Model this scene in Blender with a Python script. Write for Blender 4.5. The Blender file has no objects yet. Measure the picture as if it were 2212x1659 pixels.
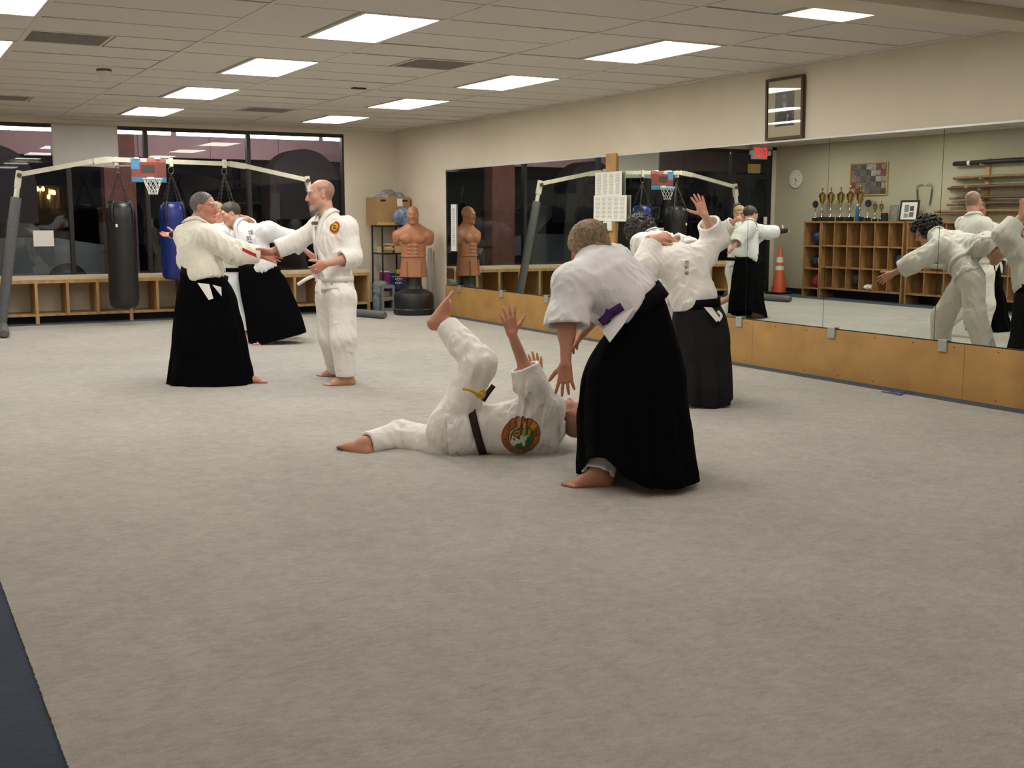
import bpy, bmesh, math, random
import numpy as np
from mathutils import Vector, Matrix

random.seed(7)
rng = np.random.default_rng(11)
scene = bpy.context.scene
COL = scene.collection

# ------------------------------------------------------------------ camera
CAM = np.array([-2.316, -7.318, 1.3776])
YAW, PITCH, FPX = 0.50531, 0.14207, 2490.0
cam_data = bpy.data.cameras.new('camera')
cam = bpy.data.objects.new('camera', cam_data)
COL.objects.link(cam)
cam.location = CAM
cam.rotation_euler = (math.pi / 2 - PITCH, 0, -YAW)
cam_data.sensor_fit = 'HORIZONTAL'
cam_data.sensor_width = 36.0
cam_data.lens = 36.0 * FPX / 2212.0
cam_data.clip_end = 200
scene.camera = cam

# ------------------------------------------------------------------ world (night), exposure
world = bpy.data.worlds.new('night')
scene.world = world
world.use_nodes = True
world.node_tree.nodes['Background'].inputs[0].default_value = (0.002, 0.0025, 0.004, 1)
world.node_tree.nodes['Background'].inputs[1].default_value = 1.0
scene.view_settings.view_transform = 'Standard'
scene.view_settings.look = 'None'
scene.view_settings.exposure = 0.5
scene.view_settings.gamma = 1.0
scene.view_settings.use_curve_mapping = False
LIGHT = 11.0           # radiance of the ceiling fluorescent diffusers
LIGHT_COL = (1.0, 0.95, 0.86)
scene.cycles.max_bounces = 8
scene.cycles.transparent_max_bounces = 12

# ------------------------------------------------------------------ measuring helpers
_cy, _sy, _cp, _sp = math.cos(YAW), math.sin(YAW), math.cos(PITCH), math.sin(PITCH)
FWD = np.array([_sy * _cp, _cy * _cp, -_sp])
RGT = np.array([_cy, -_sy, 0.0])
UPV = np.cross(RGT, FWD)
AWAY = np.array([_sy, _cy, 0.0])
ZUP = np.array([0, 0, 1.0])
XM = 4.99             # mirror plane
CEIL = 2.72
XL = -2.80            # left wall
YB = 9.65             # window wall
YF = -9.0             # wall behind the camera

def ray(x, y):
    return FWD + RGT * (x - 1106) / FPX + UPV * (829.5 - y) / FPX

def at(x, y, depth):
    return CAM + ray(x, y) * depth

def nrm(v):
    v = np.asarray(v, float)
    return v / (np.linalg.norm(v) + 1e-12)

def V(*a):
    return np.array(a, float)

# ------------------------------------------------------------------ materials
MATS = {}

def mat(name, col=(.8, .8, .8), rough=.6, metal=0., spec=.5, noise=None, bump=None, emit=None, attr=False,
        wave=None, sheen=0., sss=0., coat=0.):
    """noise=(scale, amount, detail)  bump=(scale, strength, distance)  wave=(scale, distortion, colour2)"""
    if name in MATS:
        return MATS[name]
    m = bpy.data.materials.new(name)
    m.use_nodes = True
    nt = m.node_tree
    N, L = nt.nodes, nt.links
    b = N['Principled BSDF']
    b.inputs['Base Color'].default_value = (*col, 1)
    b.inputs['Roughness'].default_value = rough
    b.inputs['Metallic'].default_value = metal
    b.inputs['Specular IOR Level'].default_value = spec
    if sheen:
        b.inputs['Sheen Weight'].default_value = sheen
        b.inputs['Sheen Roughness'].default_value = .6
    if coat:
        b.inputs['Coat Weight'].default_value = coat
    if sss:
        b.inputs['Subsurface Weight'].default_value = sss
        b.inputs['Subsurface Radius'].default_value = (.6, .25, .15)
        b.inputs['Subsurface Scale'].default_value = .02
    tc = N.new('ShaderNodeTexCoord')
    src = None
    if attr:
        a = N.new('ShaderNodeAttribute')
        a.attribute_name = 'col'
        src = a.outputs['Color']
    if wave:
        w = N.new('ShaderNodeTexWave')
        w.inputs['Scale'].default_value = wave[0]
        w.inputs['Distortion'].default_value = wave[1]
        w.inputs['Detail'].default_value = 3
        w.inputs['Detail Scale'].default_value = 1.5
        L.new(tc.outputs['Object'], w.inputs['Vector'])
        mx = N.new('ShaderNodeMix'); mx.data_type = 'RGBA'
        mx.inputs['A'].default_value = (*col, 1)
        mx.inputs['B'].default_value = (*wave[2], 1)
        L.new(w.outputs['Fac'], mx.inputs['Factor'])
        src = mx.outputs['Result']
    if noise:
        n = N.new('ShaderNodeTexNoise')
        n.inputs['Scale'].default_value = noise[0]
        n.inputs['Detail'].default_value = noise[2] if len(noise) > 2 else 4
        L.new(tc.outputs['Object'], n.inputs['Vector'])
        mr = N.new('ShaderNodeMapRange')
        mr.inputs['From Min'].default_value = .25
        mr.inputs['From Max'].default_value = .75
        mr.inputs['To Min'].default_value = 1 - noise[1]
        mr.inputs['To Max'].default_value = 1 + noise[1]
        L.new(n.outputs['Fac'], mr.inputs['Value'])
        mm = N.new('ShaderNodeVectorMath'); mm.operation = 'SCALE'
        if src is None:
            mm.inputs[0].default_value = col
        else:
            L.new(src, mm.inputs[0])
        L.new(mr.outputs['Result'], mm.inputs['Scale'])
        src = mm.outputs['Vector']
    if src is not None:
        L.new(src, b.inputs['Base Color'])
    if bump:
        n2 = N.new('ShaderNodeTexNoise')
        n2.inputs['Scale'].default_value = bump[0]
        n2.inputs['Detail'].default_value = 5
        L.new(tc.outputs['Object'], n2.inputs['Vector'])
        bp = N.new('ShaderNodeBump')
        bp.inputs['Strength'].default_value = bump[1]
        bp.inputs['Distance'].default_value = bump[2]
        L.new(n2.outputs['Fac'], bp.inputs['Height'])
        L.new(bp.outputs['Normal'], b.inputs['Normal'])
    if emit:
        b.inputs['Emission Color'].default_value = (*emit[0], 1)
        b.inputs['Emission Strength'].default_value = emit[1]
    MATS[name] = m
    return m

def srgb(r, g, b):
    f = lambda c: (c / 255 / 12.92) if c / 255 <= .04045 else ((c / 255 + .055) / 1.055) ** 2.4
    return (f(r), f(g), f(b))

def glass_mat(name, tint=(.8, .85, .85), ior=1.5, gloss=(1, 1, 1)):
    m = bpy.data.materials.new(name); m.use_nodes = True
    N, L = m.node_tree.nodes, m.node_tree.links
    N.remove(N['Principled BSDF'])
    t = N.new('ShaderNodeBsdfTransparent'); t.inputs[0].default_value = (*tint, 1)
    g = N.new('ShaderNodeBsdfGlossy'); g.inputs['Roughness'].default_value = .0
    g.inputs[0].default_value = (*gloss, 1)
    # Schlick reflectance of both faces of a thin pane, the same from either side
    ge = N.new('ShaderNodeNewGeometry')
    dt = N.new('ShaderNodeVectorMath'); dt.operation = 'DOT_PRODUCT'
    L.new(ge.outputs['Incoming'], dt.inputs[0]); L.new(ge.outputs['Normal'], dt.inputs[1])
    ab = N.new('ShaderNodeMath'); ab.operation = 'ABSOLUTE'; L.new(dt.outputs['Value'], ab.inputs[0])
    iv = N.new('ShaderNodeMath'); iv.operation = 'SUBTRACT'; iv.inputs[0].default_value = 1; L.new(ab.outputs[0], iv.inputs[1])
    pw = N.new('ShaderNodeMath'); pw.operation = 'POWER'; pw.inputs[1].default_value = 5; L.new(iv.outputs[0], pw.inputs[0])
    f0 = ((ior - 1) / (ior + 1)) ** 2
    f = N.new('ShaderNodeMath'); f.operation = 'MULTIPLY_ADD'; f.inputs[1].default_value = 1 - f0; f.inputs[2].default_value = f0
    L.new(pw.outputs[0], f.inputs[0])
    x = N.new('ShaderNodeMixShader')
    L.new(f.outputs[0], x.inputs[0]); L.new(t.outputs[0], x.inputs[1]); L.new(g.outputs[0], x.inputs[2])
    L.new(x.outputs[0], N['Material Output'].inputs[0])
    return m

def mirror_mat():
    m = bpy.data.materials.new('mirror_glass'); m.use_nodes = True
    N, L = m.node_tree.nodes, m.node_tree.links
    N.remove(N['Principled BSDF'])
    g = N.new('ShaderNodeBsdfGlossy'); g.inputs['Roughness'].default_value = .0
    g.inputs[0].default_value = (.74, .775, .72, 1)
    L.new(g.outputs[0], N['Material Output'].inputs[0])
    return m

# ------------------------------------------------------------------ object helpers
def link(o, parent=None):
    COL.objects.link(o)
    if parent is not None:
        o.parent = parent
    return o

def tag(o, label=None, cat=None, group=None, kind=None):
    if label: o['label'] = label
    if cat: o['category'] = cat
    if group: o['group'] = group
    if kind: o['kind'] = kind
    return o

def empty(name, loc=(0, 0, 0), rz=0., label=None, cat=None, group=None, parent=None, kind=None):
    o = bpy.data.objects.new(name, None)
    o.empty_display_size = .1
    o.location = loc
    o.rotation_euler = (0, 0, rz)
    link(o, parent)
    return tag(o, label, cat, group, kind)

class MB:
    """collects simple solids into one mesh"""
    def __init__(s):
        s.bm = bmesh.new()
    def box(s, c, size, rot=None, bevel=0.):
        ret = bmesh.ops.create_cube(s.bm, size=1.0)
        vs = ret['verts']
        M = Matrix.Translation(Vector(c))
        if rot is not None:
            M = M @ rot.to_4x4()
        M = M @ Matrix.Diagonal((*size, 1))
        bmesh.ops.transform(s.bm, matrix=M, verts=vs)
        if bevel:
            es = list({e for v in vs for e in v.link_edges})
            bmesh.ops.bevel(s.bm, geom=es, offset=bevel, segments=2, affect='EDGES', profile=.5)
        return s
    def lohi(s, lo, hi, bevel=0.):
        lo, hi = np.array(lo, float), np.array(hi, float)
        return s.box((lo + hi) / 2, hi - lo, bevel=bevel)
    def bar(s, a, b, w, h=None, up=(0, 0, 1)):
        a, b = Vector(a), Vector(b)
        d = b - a
        z = d.normalized()
        u = Vector(up)
        if abs(z.dot(u)) > .98: u = Vector((1, 0, 0))
        x = u.cross(z).normalized(); y = z.cross(x)
        R = Matrix((x, y, z)).transposed()
        return s.box((a + b) / 2, (w, h or w, d.length), R)
    def tube(s, pts, r, n=10, cap=True, closed=False):
        pts = [np.array(q, float) for q in pts]
        rr = r if hasattr(r, '__len__') else [r] * len(pts)
        rings = []
        m = len(pts)
        prev = None
        for i, q in enumerate(pts):
            if closed:
                t = nrm(pts[(i + 1) % m] - pts[i - 1])
            else:
                t = nrm(pts[min(i + 1, m - 1)] - pts[max(i - 1, 0)])
            if prev is None:
                u = np.cross(t, V(0, 0, 1)) if abs(t[2]) < .9 else np.cross(t, V(1, 0, 0))
            else:
                u = prev - t * (prev @ t)
            u = nrm(u); prev = u
            w = np.cross(t, u)
            rings.append([s.bm.verts.new(q + rr[i] * (u * math.cos(2 * math.pi * k / n) + w * math.sin(2 * math.pi * k / n))) for k in range(n)])
        cnt = m if closed else m - 1
        for i in range(cnt):
            A, B = rings[i], rings[(i + 1) % m]
            for k in range(n):
                s.bm.faces.new((A[k], A[(k + 1) % n], B[(k + 1) % n], B[k]))
        if cap and not closed:
            s.bm.faces.new(rings[0][::-1]); s.bm.faces.new(rings[-1])
        return s
    def lathe(s, prof, c=(0, 0, 0), n=24, sx=1., sy=1., power=2.0):
        """prof: list of (r, z)"""
        rings = []
        for r, z in prof:
            ring = []
            for k in range(n):
                a = 2 * math.pi * k / n
                cx, cy = math.cos(a), math.sin(a)
                if power != 2.0:
                    q = (abs(cx) ** power + abs(cy) ** power) ** (-1 / power)
                    cx, cy = cx * q, cy * q
                ring.append(s.bm.verts.new((c[0] + r * sx * cx, c[1] + r * sy * cy, c[2] + z)))
            rings.append(ring)
        for A, B in zip(rings, rings[1:]):
            for k in range(n):
                s.bm.faces.new((A[k], A[(k + 1) % n], B[(k + 1) % n], B[k]))
        s.bm.faces.new(rings[0][::-1]); s.bm.faces.new(rings[-1])
        return s
    def prism(s, poly, axis, lo, hi):
        """polygon in the plane normal to axis ('x','y','z'), extruded lo..hi"""
        def mk(a, b, t):
            return {'x': (t, a, b), 'y': (a, t, b), 'z': (a, b, t)}[axis]
        A = [s.bm.verts.new(mk(a, b, lo)) for a, b in poly]
        B = [s.bm.verts.new(mk(a, b, hi)) for a, b in poly]
        n = len(poly)
        s.bm.faces.new(A[::-1]); s.bm.faces.new(B)
        for k in range(n):
            s.bm.faces.new((A[k], A[(k + 1) % n], B[(k + 1) % n], B[k]))
        return s
    def grid(s, f, nu, nv, closed_u=False):
        vs = [[s.bm.verts.new(f(i / (nu - (0 if closed_u else 1)), j / (nv - 1))) for i in range(nu)] for j in range(nv)]
        for j in range(nv - 1):
            for i in range(nu if closed_u else nu - 1):
                k = (i + 1) % nu
                s.bm.faces.new((vs[j][i], vs[j][k], vs[j + 1][k], vs[j + 1][i]))
        return s
    def build(s, name, material, parent=None, smooth=False, loc=None, solid=0.):
        me = bpy.data.meshes.new(name)
        bmesh.ops.recalc_face_normals(s.bm, faces=s.bm.faces)
        s.bm.to_mesh(me); s.bm.free()
        me.materials.append(material)
        if smooth:
            me.polygons.foreach_set('use_smooth', [True] * len(me.polygons))
            try: me.set_sharp_from_angle(angle=math.radians(40))
            except Exception: pass
        o = bpy.data.objects.new(name, me)
        link(o, parent)
        if loc is not None: o.location = loc
        if solid:
            md = o.modifiers.new('solid', 'SOLIDIFY'); md.thickness = solid; md.offset = 0
        return o

def copy_of(o, parent=None, loc=None):
    c = o.copy(); COL.objects.link(c); c.parent = parent
    if loc is not None: c.location = loc
    return c

def copy_tree(root, loc, rz=None):
    r = root.copy(); COL.objects.link(r); r.location = loc
    if rz is not None: r.rotation_euler = (0, 0, rz)
    for ch in list(root.children):
        c = copy_of(ch, r)
        for gch in list(ch.children):
            copy_of(gch, c)
    return r

def text_obj(name, s, size, material, loc, xdir, ydir, parent=None, depth=.001, align='CENTER', raw=False):
    cu = bpy.data.curves.new(name, 'FONT')
    cu.body = s; cu.size = size; cu.align_x = align; cu.align_y = 'CENTER'; cu.extrude = depth
    cu.resolution_u = 3
    t = bpy.data.objects.new(name, cu)
    COL.objects.link(t)
    dg = bpy.context.evaluated_depsgraph_get()
    me = bpy.data.meshes.new_from_object(t.evaluated_get(dg))
    bpy.data.objects.remove(t)
    x = Vector(nrm(xdir)); y = Vector(nrm(ydir)); z = x.cross(y)
    M = Matrix((x, y, z)).transposed().to_4x4()
    M.translation = Vector(loc)
    me.transform(M)
    me.materials.clear(); me.materials.append(material)
    o = bpy.data.objects.new(name, me)
    link(o, parent)
    return o

# ------------------------------------------------------------------ shared materials
M_ceil = mat('acoustic_tile', (.64, .60, .55), .9, noise=(90, .05, 6), bump=(160, .25, .004))
M_tbar = mat('grid_bar', (.62, .58, .53), .6)
M_gap = mat('tile_gap', (.06, .055, .05), .9)
M_wall = mat('painted_wall', (.68, .61, .50), .75, noise=(3, .03, 3), bump=(60, .06, .003))
M_mirror = mirror_mat()
M_glass = glass_mat('window_glass', (.86, .88, .88), 1.45, (.8, .8, .8))
M_picglass = glass_mat('picture_glass', (.95, .95, .95), 1.6)
M_alu = mat('bronze_aluminium', (.018, .016, .015), .55, metal=.1)
M_metal = mat('brushed_metal', (.55, .55, .55), .35, metal=.9)
M_clip = mat('galvanised_clip', (.42, .43, .43), .45, metal=.4)
M_ply = mat('plywood', (.46, .26, .085), .5, wave=(1.2, 6, (.36, .20, .065)), noise=(4, .12, 4))
M_pine = mat('pine_wood', (.52, .33, .14), .55, wave=(2.2, 5, (.42, .25, .10)), noise=(6, .12, 4))
M_cubby = mat('stained_pine', (.40, .22, .085), .5, wave=(2.0, 5, (.30, .16, .06)), noise=(5, .15, 4))
M_paper = mat('paper', (.78, .77, .74), .8, noise=(3, .03, 2))
M_black = mat('black_plastic', (.012, .012, .013), .42)
M_white = mat('white_plastic', (.75, .74, .70), .4)

# carpets: mottled pile with worn, trodden patches
def carpet_mat(name, c1, c2, scale):
    m = bpy.data.materials.new(name); m.use_nodes = True
    N, L = m.node_tree.nodes, m.node_tree.links
    b = N['Principled BSDF']; b.inputs['Roughness'].default_value = .95
    b.inputs['Specular IOR Level'].default_value = .15
    b.inputs['Sheen Weight'].default_value = .15
    tc = N.new('ShaderNodeTexCoord')
    big = N.new('ShaderNodeTexNoise'); big.inputs['Scale'].default_value = 1.1; big.inputs['Detail'].default_value = 6
    mid = N.new('ShaderNodeTexNoise'); mid.inputs['Scale'].default_value = 9; mid.inputs['Detail'].default_value = 8
    mid.inputs['Roughness'].default_value = .7
    fine = N.new('ShaderNodeTexNoise'); fine.inputs['Scale'].default_value = scale; fine.inputs['Detail'].default_value = 6
    fine.inputs['Roughness'].default_value = .75
    flk = N.new('ShaderNodeTexNoise'); flk.inputs['Scale'].default_value = 38; flk.inputs['Detail'].default_value = 9; flk.inputs['Roughness'].default_value = .8
    mp = N.new('ShaderNodeMapping'); mp.inputs['Rotation'].default_value = (0, 0, .5); mp.inputs['Scale'].default_value = (.6, 1.5, 1)
    L.new(tc.outputs['Object'], mp.inputs['Vector']); L.new(mp.outputs['Vector'], flk.inputs['Vector'])
    for n in (big, mid, fine): L.new(tc.outputs['Object'], n.inputs['Vector'])
    a1 = N.new('ShaderNodeMath'); a1.operation = 'MULTIPLY_ADD'; a1.inputs[1].default_value = .9; L.new(mid.outputs['Fac'], a1.inputs[0])
    sc = N.new('ShaderNodeMath'); sc.operation = 'MULTIPLY'; sc.inputs[1].default_value = .55; L.new(big.outputs['Fac'], sc.inputs[0])
    L.new(sc.outputs[0], a1.inputs[2])
    a2 = N.new('ShaderNodeMath'); a2.operation = 'MULTIPLY_ADD'; a2.inputs[1].default_value = 1.25
    L.new(fine.outputs['Fac'], a2.inputs[0]); L.new(a1.outputs[0], a2.inputs[2])
    a3 = N.new('ShaderNodeMath'); a3.operation = 'MULTIPLY_ADD'; a3.inputs[1].default_value = 1.5
    L.new(flk.outputs['Fac'], a3.inputs[0]); L.new(a2.outputs[0], a3.inputs[2])
    mr = N.new('ShaderNodeMapRange'); mr.inputs['From Min'].default_value = 1.5; mr.inputs['From Max'].default_value = 2.65
    L.new(a3.outputs[0], mr.inputs['Value'])
    mx = N.new('ShaderNodeMix'); mx.data_type = 'RGBA'
    mx.inputs['A'].default_value = (*c1, 1); mx.inputs['B'].default_value = (*c2, 1)
    L.new(mr.outputs['Result'], mx.inputs['Factor']); L.new(mx.outputs['Result'], b.inputs['Base Color'])
    bp = N.new('ShaderNodeBump'); bp.inputs['Strength'].default_value = .5; bp.inputs['Distance'].default_value = .012
    L.new(a3.outputs[0], bp.inputs['Height']); L.new(bp.outputs['Normal'], b.inputs['Normal'])
    return m

M_grey_carpet = carpet_mat('grey_carpet_pile', (.25, .239, .216), (.595, .57, .52), 160)
M_blue_carpet = carpet_mat('blue_carpet_pile', (.014, .026, .050), (.055, .085, .135), 160)

# ------------------------------------------------------------------ floor
fl = MB().lohi((XL - .1, YF, -.08), (XM + .1, YB + .05, 0)).build('floor', M_blue_carpet)
tag(fl, 'blue border carpet along the walls of the training hall', None, None, 'structure')
GX0, GX1, GY0, GY1 = -1.967, 4.775, -8.6, 8.78
def carpet_top(u, v):
    return (GX0 + (GX1 - GX0) * u, GY0 + (GY1 - GY0) * v, .004)
def ragged():
    pts = []
    def edge(a, b, n, nx, ny):
        for i in range(n):
            t = i / n
            j = random.uniform(-.0018, .0018)
            pts.append((a[0] + (b[0] - a[0]) * t + nx * j, a[1] + (b[1] - a[1]) * t + ny * j))
    edge((GX0, GY0), (GX1, GY0), 60, 0, 1); edge((GX1, GY0), (GX1, GY1), 260, 1, 0)
    edge((GX1, GY1), (GX0, GY1), 160, 0, 1); edge((GX0, GY1), (GX0, GY0), 1800, 1, 0)
    return pts
gc = MB().prism(ragged(), 'z', 0.0, .006).build('grey_carpet', M_grey_carpet, fl)

# ------------------------------------------------------------------ ceiling: T-bar grid, tiles, recessed lights
T = 1.2192; Hh = .6096
ceil = MB().lohi((XL - .1, YF, CEIL + .06), (XM + .1, YB + .1, CEIL + .12)).build('ceiling', M_gap)
tag(ceil, 'suspended acoustic tile ceiling with recessed light panels', None, None, 'structure')
YBEAM0, YBEAM1 = -1.84, -2.15
col_x = [XL] + [i * T for i in range(-2, 5)] + [XM + .01]
rows = [j for j in range(-3, 16)]
def rowy(j): return j * Hh
LIGHTS = []
for ci, name in ((-1, 'row by the cubby shelves'), (1, 'middle row'), (3, 'row nearest the mirrors')):
    for j in (-4, 0, 4, 8, 12):
        LIGHTS.append((ci, j, name))
lit = {(ci, j) for ci, j, _ in LIGHTS} | {(ci, j + 1) for ci, j, _ in LIGHTS}
VENTS = {(0, 3): 0, (2, 3): 1, (0, 11): 0, (2, 11): 1}
tile_cache = {}
def tile(x0, x1, y0, y1, material=M_ceil):
    w, d = x1 - x0 - .020, y1 - y0 - .020
    if w < .03 or d < .03: return
    key = (round(w, 3), round(d, 3), material.name)
    if key not in tile_cache:
        o = MB().box((0, 0, 0), (w, d, .016), bevel=.003).build('ceiling_tile', material, ceil)
        tile_cache[key] = o
    else:
        o = copy_of(tile_cache[key], ceil)
    o.location = ((x0 + x1) / 2, (y0 + y1) / 2, CEIL + .012 + random.uniform(-.002, .002))
    o.rotation_euler = (random.uniform(-.004, .004), random.uniform(-.003, .003), 0)
for c in range(len(col_x) - 1):
    x0, x1 = col_x[c], col_x[c + 1]
    i = c - 2 + 1          # index of the runner on the right side
    ri = round(x1 / T)
    j = -3
    while j < 16:
        y0 = rowy(j); y1 = min(rowy(j + 1), YB)
        if y1 - y0 < .02: break
        if (ri, j) in lit and x1 <= 3.7:
            jj = j
            if (ri, j) in {(a, b) for a, b, _ in LIGHTS}:
                tile(x0, x1 - Hh, y0, rowy(j + 2))
            elif j == -3:
                tile(x0, x1 - Hh, y0, rowy(j + 1))
            j += 1; continue
        if (ri, j) in VENTS and x1 <= 3.7:
            if VENTS[(ri, j)] == 0: tile(x0 + Hh, x1, y0, y1)
            else: tile(x0, x1 - Hh, y0, y1)
            j += 1; continue
        tile(x0, x1, y0, y1)
        j += 1
# a few plain tiles on the camera side of the beam
for c in range(len(col_x) - 1):
    for k in range(5):
        tile(col_x[c], col_x[c + 1], YBEAM1 - T * (k + 1), YBEAM1 - T * k)
for i in range(-2, 5):
    MB().lohi((i * T - .012, YBEAM0, CEIL - .002), (i * T + .012, YB, CEIL + .004)).build('grid_runner', M_tbar, ceil)
def tee(x0, x1, j):
    MB().lohi((x0 + .012, rowy(j) - .009, CEIL - .0008), (x1 - .012, rowy(j) + .009, CEIL + .004)).build('cross_tee', M_tbar, ceil)
starts = {(a, b) for a, b, _ in LIGHTS}
for c in range(len(col_x) - 1):
    x0, x1 = col_x[c], col_x[c + 1]
    ri = round(x1 / T)
    for j in range(-2, 16):
        mid_light = (ri, j - 1) in starts and x1 <= 3.7
        if mid_light: continue
        tee(x0, x1, j)
MB().lohi((XM - .016, YBEAM0, CEIL - .004), (XM + .01, YB, CEIL + .004)).build('edge_angle', M_tbar, ceil)
MB().lohi((XL, YB - .016, CEIL - .004), (XM, YB, CEIL + .004)).build('edge_angle', M_tbar, ceil)

M_diff = mat('light_diffuser', (.9, .9, .9), .5, emit=(LIGHT_COL, LIGHT))
M_diff2 = mat('light_diffuser_cool', (.9, .9, .9), .5, emit=((.93, .95, 1.0), LIGHT * 1.05))
M_diff3 = mat('light_diffuser_warm', (.9, .9, .9), .5, emit=((1.0, .96, .78), LIGHT))
M_diffn = mat('light_diffuser_unseen', (.9, .9, .9), .5, emit=((1.0, .88, .80), LIGHT * .47))  # dimmer, pinker emission for the unseen panels behind the beam
ORDN_ = ['first', 'second']
ORD = {12: 'first', 8: 'second', 4: 'third', 0: 'fourth', -4: 'fifth'}
for ci, j, name in LIGHTS:
    x1 = ci * T; x0 = x1 - Hh
    y0, y1 = rowy(j), rowy(j + 2)
    if j == -4: y0 = YBEAM0 + .01
    root = empty('ceiling_light', ((x0 + x1) / 2, (y0 + y1) / 2, CEIL), 0,
                 f'recessed fluorescent ceiling panel, {ORD[j]} from the windows in the {name}', 'ceiling light', 'recessed fluorescent ceiling panels')
    hw, hd = Hh / 2 - .012, (y1 - y0) / 2 - .012
    f = MB()
    for a, b in (((-hw, -hd), (-hw + .028, hd)), ((hw - .022, -hd), (hw, hd)), ((-hw + .028, -hd), (hw - .022, -hd + .022)), ((-hw + .028, hd - .022), (hw - .022, hd))):
        f.lohi((*a, -.003), (*b, .03))
    f.build('trim_frame', M_tbar, root)
    dm = M_diff2 if (ci, j) == (1, 4) else (M_diff3 if ci == 3 and j in (4, 8) else M_diff)
    MB().lohi((-hw + .028, -hd + .022, .004), (hw - .022, hd - .022, .012)).build('diffuser', dm, root)

for ci, nm in ((-1, 'by the left wall'), (1, 'in the middle'), (3, 'by the mirrors')):  # unseen panels added to light the near floor and right wall
    for q, y0 in enumerate((-4.3, -7.0)):
        root = empty('ceiling_light', (ci * T - Hh / 2, y0 + T / 2, CEIL), 0, f'unseen ceiling panel on the camera side, {ORDN_[q]} from the beam {nm}', 'ceiling light', 'recessed fluorescent ceiling panels')
        f = MB()
        for a, b in (((-.30, -.60), (-.27, .60)), ((.27, -.60), (.30, .60)), ((-.27, -.60), (.27, -.57)), ((-.27, .57), (.27, .60))):
            f.lohi((*a, -.012), (*b, .004))
        f.build('trim_frame', M_tbar, root)
        MB().lohi((-.27, -.57, -.008), (.27, .57, -.002)).build('diffuser', M_diffn, root)

M_vent = mat('perforated_grille', (.30, .28, .25), .6, noise=(25, .25, 3))
for k, ((ci, j), side) in enumerate(VENTS.items()):
    x0 = ci * T - T if side == 0 else ci * T - Hh
    y0 = rowy(j)
    where = ['beside the left light row near the camera', 'between the two middle light rows', 'far left close to the windows', 'before the window wall between the light rows'][k]
    v = empty('ceiling_vent', (x0 + Hh / 2, y0 + Hh / 2, CEIL), 0, 'dark perforated return air grille ' + where, 'air vent', 'return air grilles in the ceiling')
    MB().lohi((-.28, -.28, .006), (.28, .28, .014)).build('grille_plate', M_vent, v)
    f = MB()
    for a, b in (((-.295, -.295), (-.275, .295)), ((.275, -.295), (.295, .295)), ((-.275, -.295), (.275, -.275)), ((-.275, .275), (.275, .295))):
        f.lohi((*a, -.001), (*b, .012))
    f.build('grille_frame', M_tbar, v)
    for q in range(13):
        yy = -.252 + q * .042
        sl = MB().lohi((-.27, yy - .004, .002), (.27, yy + .004, .007)).build('louvre', M_vent, v)

sd = empty('smoke_detector', (-.35, 3.88, CEIL), 0, 'small conical smoke detector hanging from the ceiling tiles', 'smoke detector')
MB().lathe([(.065, 0), (.068, -.012), (.066, -.018)]).build('base_ring', mat('dark_ring', (.12, .11, .10), .6), sd, smooth=True)
MB().lathe([(.064, -.018), (.060, -.030), (.046, -.062), (.028, -.085), (.010, -.090)]).build('cone_cover', M_tbar, sd, smooth=True)
sl = MB().lohi((2.15, 4.12, CEIL - .012), (2.29, 4.19, CEIL + .002), bevel=.003).build('ceiling_slot', M_black)
tag(sl, 'small black rectangular sensor on the ceiling between light rows', 'sensor')

bm_ = MB().lohi((XL, YBEAM1, CEIL - .07), (XM + .01, YBEAM0, CEIL + .06)).build('trim_1', M_wall)
tag(bm_, 'painted ceiling beam crossing the hall at the upper right', None, None, 'structure')

# ------------------------------------------------------------------ walls
wr = MB().lohi((XM + .008, YF, 0), (XM + .15, YB + .15, CEIL + .1)).build('wall_right', M_wall)
tag(wr, 'beige wall above and behind the mirrors', None, None, 'structure')
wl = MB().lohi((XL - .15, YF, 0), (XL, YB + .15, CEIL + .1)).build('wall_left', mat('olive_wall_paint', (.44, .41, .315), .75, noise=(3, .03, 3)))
tag(wl, 'beige wall behind the cubby shelves, seen in the mirrors', None, None, 'structure')
wf = MB().lohi((XL - .15, YF - .15, 0), (XM + .15, YF, CEIL + .1)).build('wall_front', M_wall)
tag(wf, 'beige wall behind the camera', None, None, 'structure')
WX1 = 4.13
wb = MB()
wb.lohi((WX1, YB, 0), (XM + .01, YB + .15, CEIL + .1))
wb.lohi((-1.76, YB, 0), (WX1, YB + .15, .575))
wb.lohi((XL, YB, 2.66), (WX1, YB + .15, CEIL + .1))
wb.lohi((XL, YB, 0), (-2.70, YB + .15, CEIL))
wb = wb.build('wall_back', M_wall)
tag(wb, 'beige window wall at the far end of the hall', None, None, 'structure')
bb = MB().lohi((WX1, YB - .012, 0), (XM, YB, .09)).build('baseboard_back', M_black)
tag(bb, 'dark rubber baseboard in the far corner', None, None, 'structure')
bb2 = MB().lohi((XL, 4.0, 0), (XL + .012, YB, .10)).build('baseboard_left', M_black)
tag(bb2, 'dark rubber baseboard under the cubby shelves', None, None, 'structure')

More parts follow.
